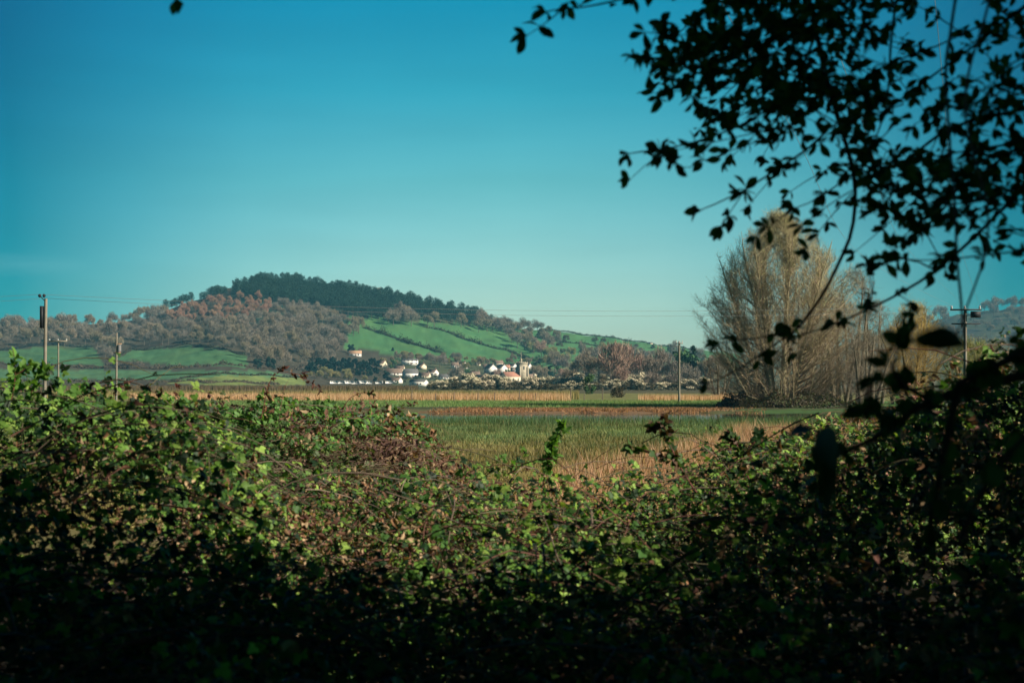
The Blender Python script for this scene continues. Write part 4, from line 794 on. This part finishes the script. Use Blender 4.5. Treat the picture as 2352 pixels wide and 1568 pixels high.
mound('dark_scrub', 'pale brown dead scrub left of the dark scrub below the great bare tree', *P(1685, 932, 152)[:2], 1.6, 1.5, 1.2, 1500, [(.2, .15, .11), (.15, .11, .08)], (.08, .2), 63)
mound('dark_scrub', 'brushwood around the feet of the great bare tree', *P(1830, 930, 146)[:2], 6.5, 2, 1.9, 6000, [(.13, .1, .07), (.09, .08, .05), (.1, .12, .05)], (.1, .25), 64)

def leafy_path(gs, gl, pts, r0, r1, r, step=.045, nl=(2, 5), size=(.022, .042), cols=None, tpl=OBO, spread=.6, start=.1, bend=.004, stemcol=(.05, .035, .028)):
    """a shoot with spur leaves along it"""
    pts = np.asarray(pts, float); seg = np.linalg.norm(np.diff(pts, axis=0), axis=1); s = np.concatenate([[0], np.cumsum(seg)]); Lt = s[-1]; m_ = max(4, int(Lt/.03)); q = np.linspace(0, Lt, m_)
    sm = np.stack([np.interp(q, s, pts[:, k]) for k in range(3)], 1)
    for _ in range(2): sm[1:-1] = (sm[:-2]+2*sm[1:-1]+sm[2:])/4
    sm[1:] += (r.normal(0, bend, (m_-1, 3)).cumsum(0)*.25); rad = r0+(r1-r0)*(q/Lt); tube(gs, sm, rad, 5, col=np.array(stemcol)*r.uniform(.8, 1.2))
    d = np.gradient(sm, axis=0); d /= np.linalg.norm(d, axis=1, keepdims=True)+1e-9; t = start*Lt
    while t < Lt:
        i = min(int(t/Lt*(m_-1)), m_-1); k = r.randint(nl[0], nl[1]+1)+(2 if t > Lt-step else 0); base = sm[i]+r.normal(0, .004, (k, 3))
        axd = d[i]*.5+r.normal(0, spread, (k, 3))+np.array([0, 0, .05]); stamp(gl, tpl[0], tpl[1], base, r.normal(0, .7, (k, 3))+[0, -.3, .6], r.uniform(*size, k), palette(r, k, cols, jit=.3), r, ax=axd); t += step*r.uniform(.6, 1.5)
    if tpl is OBO and start < .9:                # every twig ends in a rosette
        k = 5; axd = d[-1]+r.normal(0, .75, (k, 3)); stamp(gl, tpl[0], tpl[1], sm[-1]+r.normal(0, .002, (k, 3)), r.normal(0, .7, (k, 3))+[0, -.3, .6], r.uniform(*size, k), palette(r, k, cols, jit=.3), r, ax=axd)
    return sm, d
def pp(lst, Y0_, Y1_=None):
    Y1_ = Y0_ if Y1_ is None else Y1_; n = len(lst); return [P(a, b, Y0_+(Y1_-Y0_)*k/(n-1)) for k, (a, b) in enumerate(lst)]
OC = [(.06, .14, .035), (.04, .09, .025), (.09, .18, .045)]
# shoots that stand clear of the bramble bank
def shoot(label, paths, Y, r0, cols, size, nl=(1, 2), step=.05, tpl=BR5, seed=1, stem=(.14, .05, .04)):
    r = np.random.RandomState(seed); gs = Geo(); gl = Geo(); p0 = P(*paths[0][0], Y)
    for k, q in enumerate(paths): leafy_path(gs, gl, pp(q, Y), r0*(1 if k == 0 else .6), r0*.35, r, step, nl, size, cols, tpl, .8, .15 if k else .25, stemcol=stem)
    e = empty('bramble_shoot', p0, label, 'bramble shoot')
    for g, nm, m in ((gs, 'stem', M_stem), (gl, 'leaves', M_leaf)): g.V = [v_-p0 for v_ in g.V]; g.build(nm, m, e)
LG = [(.12, .26, .05), (.09, .2, .04), (.16, .3, .07)]; DG = [(.05, .1, .035), (.07, .14, .04), (.1, .06, .04)]
shoot('upright fresh green bramble shoot rising against the marsh in the centre', [[(1245, 1120), (1255, 1070), (1262, 1030), (1285, 995), (1300, 965)], [(1258, 1060), (1275, 1040)]], 8.6, .004, LG, (.034, .055), seed=1, nl=(3, 4), step=.035)
shoot('dark leaved bramble shoot standing in front of the near reeds', [[(1600, 1130), (1572, 1090), (1545, 1040), (1530, 990), (1520, 950)], [(1560, 1060), (1500, 1038), (1430, 1025)], [(1535, 1000), (1560, 985)], [(1528, 985), (1490, 975)]], 6.2, .0045, DG, (.024, .044), seed=2, nl=(2, 4), step=.032)
shoot('pair of leafy green stems poking up at the far left edge', [[(25, 920), (38, 860), (30, 800)], [(38, 860), (62, 850), (75, 825)], [(60, 920), (90, 870), (110, 835)]], 6.2, .003, LG, (.028, .045), seed=3, nl=(2, 4), step=.03)
shoot('green leafy stem beside the foot of the thin pole', [[(150, 920), (140, 885), (132, 862)], [(170, 930), (182, 900), (185, 880)]], 6.4, .003, LG, (.028, .045), seed=4, nl=(1, 3))
shoot('bramble shoot with dark seed heads arching over the brown mass', [[(600, 960), (618, 880), (640, 850), (690, 862), (740, 900)], [(640, 850), (655, 842)], [(690, 862), (715, 852)]], 11.2, .0035, [(.1, .04, .03), (.2, .14, .1), (.06, .03, .03)], (.03, .05), seed=5, tpl=DEADL, nl=(2, 4), step=.05)
shoot('brown arching bramble stem left of the pond', [[(780, 960), (800, 915), (835, 900), (870, 915)], [(835, 900), (862, 905)], [(900, 960), (930, 930), (960, 925)]], 11.4, .0035, [(.1, .04, .03), (.2, .12, .09), (.07, .12, .04)], (.03, .045), seed=6, tpl=DEADL, nl=(1, 3), step=.06)
shoot('dark bramble shoot with drooping leaves right of the near reeds', [[(1720, 1100), (1700, 1050), (1690, 1010), (1665, 985)], [(1700, 1050), (1735, 1010), (1760, 990)], [(1690, 1010), (1650, 1020)]], 6.6, .004, DG, (.028, .045), seed=7, nl=(2, 4), step=.035)
shoot('arching bramble cane low in the centre', [[(1080, 1140), (1110, 1095), (1150, 1070), (1200, 1065)], [(1110, 1095), (1135, 1062), (1160, 1045)]], 8.8, .004, LG, (.026, .042), seed=8, nl=(1, 3))
shoot('reddish dead seed stalks at the top of the left mound', [[(215, 920), (240, 880), (262, 862)], [(250, 920), (285, 875), (300, 862)], [(330, 930), (350, 885), (345, 870)], [(400, 930), (412, 890), (405, 870)]], 7.0, .002, [(.1, .03, .025), (.2, .1, .07)], (.02, .03), seed=9, tpl=DEADL, nl=(2, 4), step=.035)
# ------------------------------------------------------------------ tree that overhangs the view
ov = empty('overhanging_tree', (4.2, .6, 1.0), 'dark leafy tree whose drooping branches hang into the upper right of the view', 'tree'); OFF = np.array(ov.location)
MAIN = [([(1830, -120), (1870, 40), (1900, 180), (1935, 300), (1965, 390), (1972, 470), (1952, 560), (1905, 650), (1860, 718), (1818, 765)], 2.75, 2.9, .0062, .0030, 0),
        ([(1818, 765), (1740, 818), (1680, 858), (1625, 880)], 2.9, 2.95, .0022, .0012, .9),
        ([(1818, 765), (1740, 775), (1690, 782), (1648, 788)], 2.9, 2.85, .0018, .001, 1.2),
        ([(2352, 430), (2260, 520), (2150, 622), (2060, 672), (1990, 708), (1900, 745), (1830, 768)], 2.5, 2.88, .004, .0017, .7),
        ([(1900, 300), (1860, 345), (1780, 395), (1700, 448), (1605, 488)], 2.8, 2.7, .003, .0012, .75),
        ([(1880, 60), (1840, 170), (1790, 240), (1700, 295), (1620, 325), (1530, 345), (1440, 358)], 2.8, 2.6, .0034, .0012, 1.1),
        ([(1790, 30), (1700, 110), (1600, 165), (1520, 130), (1450, 128)], 2.7, 2.5, .003, .0012, 1.4),
        ([(1700, 130), (1600, 165), (1560, 185), (1512, 222)], 2.7, 2.6, .002, .0011, 1.3),
        ([(1560, -60), (1480, -20), (1400, 8), (1330, 18), (1252, 30)], 2.5, 2.4, .0028, .0011, 1.4),
        ([(1700, -80), (1640, 20), (1600, 60)], 2.6, 2.6, .003, .0012, 1.2),
        ([(1960, 400), (1905, 440), (1860, 470), (1822, 480)], 2.8, 2.75, .002, .001, 1.4),
        ([(1975, 415), (2010, 380), (2070, 400)], 2.8, 2.8, .002, .001, 1.5),
        ([(2070, -60), (2045, 80), (2040, 200), (2030, 280), (1995, 350)], 2.6, 2.75, .0034, .0014, .7),
        ([(1905, 230), (1990, 180), (2040, 140), (2130, 120), (2250, 60)], 2.7, 2.6, .0022, .0015, .5),
        ([(1960, 380), (2060, 390), (2160, 300), (2260, 270), (2400, 240)], 2.8, 2.4, .0022, .004, 1.2),
        ([(2030, 260), (2120, 190), (2210, 130), (2352, 20)], 2.6, 2.5, .0018, .003, .8),
        ([(2400, 290), (2300, 370), (2210, 430), (2120, 500), (2075, 545)], 2.5, 2.6, .004, .0013, 1.3),
        ([(2400, 400), (2320, 440), (2230, 480), (2180, 470)], 2.4, 2.5, .003, .0012, 1.5),
        ([(2400, 330), (2280, 330), (2190, 350), (2120, 360)], 2.5, 2.6, .003, .0012, 1.5),
        ([(2352, 575), (2280, 583), (2200, 592), (2130, 600), (2060, 590)], 2.3, 2.5, .0018, .001, 1.0),
        ([(2150, 622), (2110, 590), (2070, 585), (2030, 600)], 2.6, 2.6, .002, .001, 1.6),
        ([(2400, -20), (2300, 60), (2210, 110)], 2.4, 2.5, .003, .0012, 1.2),
        ([(2400, 110), (2310, 150), (2240, 180)], 2.4, 2.5, .002, .001, 1.2),
        ([(400, -170), (392, -110), (386, -80)], 2.2, 2.2, .002, .001, 1.2), ([(470, -170), (450, -110), (430, -66)], 2.2, 2.2, .002, .001, 1.2), ([(540, -130), (526, -80)], 2.2, 2.2, .001, .001, .6),
        ([(1990, 708), (2020, 660), (2005, 625)], 2.7, 2.7, .0012, .0009, 1.3), ([(2060, 672), (2110, 690), (2130, 720), (2085, 745)], 2.6, 2.5, .0012, .0009, 1.6)]
gs = Geo(); gl = Geo(); r = np.random.RandomState(31)
def sub(p0, d, ln, r0, depth=1):
    m_ = 5; t = np.linspace(0, 1, m_)[:, None]; dd = d/np.linalg.norm(d); side_ = r.normal(0, .12, 3)*ln; pts = p0+dd*ln*t+side_*t*t-np.array([0, 0, .06])*ln*t*t
    leafy_path(gs, gl, pts, r0, r0*.5, r, .045, (3, 5), (.018, .034), OC, OBO, .65, .25, .0025)
for lst, ya, yb_, r0, r1, dn in MAIN:            # every drooping branch is a part, its leaves a sub-part
    gs = Geo(); gl = Geo()
    sm, dr = leafy_path(gs, gl, pp(lst, ya, yb_), r0, r1, r, .075/max(dn, .3) if dn else 99, (3, 6), (.019, .036), OC, OBO, .6, .12 if dn else .97, .003)
    if dn:
        L_ = len(sm); k = int(L_*.03*dn/.06*.55)
        for _ in range(k):
            i = r.randint(int(L_*.1), L_); v_ = HZ-F*(sm[i][2]-CH)/sm[i][1]
            if v_ > 520 and r.uniform() < .75: continue
            sub(sm[i], dr[i]*r.uniform(.2, 1)+np.array([r.normal(0, .7), r.normal(0, .5), r.normal(0, .7)]), r.uniform(.05, .13), .0013)
    gs.V = [v_-OFF for v_ in gs.V]; br = gs.build('branch', M_stem, ov)
    if gl.n: gl.V = [v_-OFF for v_ in gl.V]; gl.build('leaves', M_over, br)
gs = Geo(); gl = Geo()
def cloud(poly, n, Ya, Yb2):
    xs = [q[0] for q in poly]; ys_ = [q[1] for q in poly]
    for _ in range(n):
        for __ in range(30):
            u_, v_ = r.uniform(min(xs), max(xs)), r.uniform(min(ys_), max(ys_))
            if inpoly(u_, v_, poly): break
        a = r.uniform(2.2, 3.6) if r.uniform() < .5 else r.uniform(-.6, .6); sub(P(u_, v_, r.uniform(Ya, Yb2)), np.array([math.cos(a), r.normal(0, .3), -.4+r.normal(0, .35)]), r.uniform(.08, .2), .0015)
cloud([(1600, -60), (1990, -60), (1980, 60), (1900, 200), (1870, 260), (1960, 330), (1900, 300), (1800, 230), (1700, 130), (1620, 60)], 72, 2.4, 3.1)
cloud([(1640, 20), (1760, 60), (1880, 160), (1900, 290), (1790, 330), (1700, 270), (1650, 180)], 34, 2.5, 3.1)
cloud([(2180, 180), (2400, 100), (2400, 540), (2250, 560), (2100, 520), (2120, 420), (2200, 330)], 40, 2.2, 3.0)
cloud([(1990, -60), (2400, -60), (2400, 60), (2150, 60), (2000, 20)], 12, 2.2, 3.0)
cloud([(2000, 190), (2100, 220), (2200, 280), (2080, 320)], 7, 2.4, 2.9)
cloud([(1900, 300), (1980, 340), (2010, 420), (1960, 470), (1920, 420)], 9, 2.5, 3.0)
for g, nm, m in ((gs, 'twigs', M_stem), (gl, 'outer_leaves', M_over)): g.V = [v_-OFF for v_ in g.V]; tag(g.build(nm, m, ov), kind='stuff')
M_obark = mat('rough_bark', (.06, .045, .035), rough=.95, noise=(6, .3))
g = Geo(); tube(g, [(0, 0, -.2), (-.1, .1, 1.4), (.1, .1, 3), (-.2, 0, 5.2), (0, -.4, 7.5)], [.3, .24, .2, .14, .05], 10)
for e_, r0 in (((-2.4, 1.1, 3.6), .07), ((-3.0, 2.2, 3.2), .05), ((-1.6, 2.6, 2.8), .05), ((2, -1, 6), .08), ((-2, -3, 6), .09), ((2, 3, 5.5), .07), ((-4, 0, 6), .08)):
    e_ = np.array(e_); tube(g, [(0, .1, 2.4), e_*.5+[0, 0, .9], e_], [r0, r0*.7, r0*.3], 6)
g.build('trunk', M_obark, ov)
def in_view(X, Y, Z, pad=.22): return (Y > -.2) & (np.abs(X) < .37*Y+pad) & (Z < CH+.285*Y+pad) & (Z > 1.0)
def canopy(X0, X1, Y0_, Y1_, Z0, Z1, n, seed, holes=.0, thr=-.2, scale=1.6, size=(.05, .11)):
    r = np.random.RandomState(seed); X = r.uniform(X0, X1, n); Y = r.uniform(Y0_, Y1_, n); Z = r.uniform(Z0, Z1, n)
    # clumps seen along the sun's rays leave dappled gaps
    k = (wobble(X-Z*.5, Y+Z*.3, scale, seed) > thr) & ~in_view(X, Y, Z); P3 = np.stack([X, Y, Z], 1)[k]; g = Geo()
    stamp(g, OBO[0], OBO[1], P3, r.normal(0, .6, P3.shape)+[0, 0, .7], r.uniform(*size, len(P3)), palette(r, len(P3), OC), r); return g
SHADE_LAYERS = [(-6, 2.3, -2, 4.25, 4.4, 5.6, 56000, 401, -.38), (2.3, 4.6, -2, 2.7, 4.3, 5.6, 24000, 402, -.25), (4.6, 8, -1, 4.0, 4.3, 4.9, 14000, 403, -.3), (-7, 9, -7, .8, 5.2, 7.5, 40000, 404, -1.2), (2.55, 6, .2, 6.0, 1.6, 3.15, 34000, 405, -.7), (-7, 9, -9, -2, .8, 4.8, 30000, 406, -2), (-7, -2.2, -2, 2.2, .8, 4.3, 20000, 407, -1)]  # unseen leaf layers, shaped out of frame to shade the foreground and block sky
g = Geo()
for X0, X1, Ya, Yb2, Za, Zb, n, sd_, th_ in SHADE_LAYERS: g.merge(canopy(X0, X1, Ya, Yb2, Za, Zb, n, sd_, thr=th_, size=(.09, .18), scale=.9), loc=-OFF)
tag(g.build('unseen_shade_crown', M_over, ov), kind='stuff')
# near blurred leaves and the dark bough at the right
def big_leaf(pts_uv, Y, label, tilt=.03):
    c = np.mean([P(a, b, Y) for a, b in pts_uv], 0); g = Geo(); n = len(pts_uv); V = [c*0]+[P(a, b, Y+tilt*math.sin(k))-c for k, (a, b) in enumerate(pts_uv)]; V = np.array(V); V[0][1] += .008; T = [[0, k+1, (k+1) % n+1] for k in range(n)]
    g.add(V, T, (.04, .07, .025)); o = g.build('ivy_leaf', M_over); o.location = [float(q) for q in c]; tag(o, label, 'leaf')
bo = empty('dark_bough', P(2352, 850, 1.7), 'thick dark bough slanting across the shaded thicket at the right edge', 'branch'); BO = np.array(bo.location); gs = Geo(); gl = Geo()
r = np.random.RandomState(41)
for lst, Y, r0, r1, st in (([(2480, 830), (2352, 862), (2230, 885), (2130, 915), (2075, 945), (2010, 1010), (1960, 1035), (1885, 1040)], 1.7, .009, .003, .028), ([(2130, 915), (2060, 895), (2010, 860), (2060, 790), (2110, 745)], 1.8, .004, .002, .02), ([(2010, 860), (1990, 920), (1985, 960)], 1.8, .003, .002, .03), ([(2480, 760), (2352, 800), (2280, 850), (2200, 880)], 1.6, .008, .004, .03),
                      ([(1885, 1040), (1880, 1080), (1870, 1130)], 1.7, .003, .001, .04), ([(2200, 890), (2170, 1000), (2150, 1150), (2120, 1300)], 1.6, .006, .003, .06), ([(2352, 1000), (2250, 1100), (2200, 1250)], 1.5, .005, .003, .05)):
    leafy_path(gs, gl, pp(lst, Y), r0, r1, r, st, (3, 5), (.016, .032), OC, leaf_tpl(.38, pts=5), .8, .08, .003)
for g, nm, m in ((gs, 'branches', M_stem), (gl, 'leaves', M_over)): g.V = [v_-BO for v_ in g.V]; g.build(nm, m, bo)
big_leaf([(2098, 772), (2125, 758), (2165, 746), (2195, 758), (2212, 778), (2228, 792), (2205, 800), (2160, 806), (2120, 800), (2100, 790)], 1.0, 'large nearly black blurred leaf hanging in front of the willow at the right')
big_leaf([(1806, 1018), (1815, 985), (1835, 970), (1862, 978), (1868, 995), (1845, 998), (1822, 1002)], 1.3, 'dark pointed blurred leaf left of the dark hanging stem')
big_leaf([(1872, 1080), (1862, 1040), (1876, 1000), (1900, 972), (1922, 985), (1930, 1040), (1925, 1110), (1905, 1180), (1885, 1150)], 1.2, 'long dark blurred leaf hanging below the end of the bough')
# long dry stems hanging at the right
for k, (lst, Y, r0, lb) in enumerate([([(2205, -60), (2172, 130), (2180, 300), (2195, 450), (2212, 640), (2222, 760)], 2.2, .0028, 'long smooth grey stem hanging down the sky near the right edge'),
                                      ([(2290, -60), (2245, 120), (2215, 240), (2250, 380), (2290, 520), (2250, 640), (2222, 712)], 2.1, .0022, 'second hanging stem that curves and meets the smooth grey one'),
                                      ([(2222, 712), (2190, 790), (2150, 850), (2120, 900)], 2.1, .0014, 'thin reddish stem below the meeting of the hanging stems')]):
    gs = Geo(); gl = Geo(); leafy_path(gs, gl, pp(lst, Y), r0, r0*.8, r, 9, (1, 1), (.02, .03), OC, OBO, start=2, stemcol=(.16, .13, .13) if k < 2 else (.2, .07, .05)); o = gs.build('hanging_stem', M_stem); tag(o, lb, 'stem')
# ------------------------------------------------------------------ air
HAZE = 0.00010
if HAZE:
    g = Geo(); box(g, (0, 1900, 84), (6000, 4400, 172)); mh = bpy.data.materials.new('haze_air'); mh.use_nodes = True; t = mh.node_tree; t.nodes.clear()
    o_ = t.nodes.new('ShaderNodeOutputMaterial'); pv = t.nodes.new('ShaderNodeVolumePrincipled'); pv.inputs['Color'].default_value = (.22, .75, 1, 1); pv.inputs['Density'].default_value = HAZE; pv.inputs['Anisotropy'].default_value = .0
    t.links.new(pv.outputs[0], o_.inputs['Volume']); hz = g.build('haze', mh); tag(hz, 'faint bluish air between the viewer and the hill', 'haze', kind='stuff')
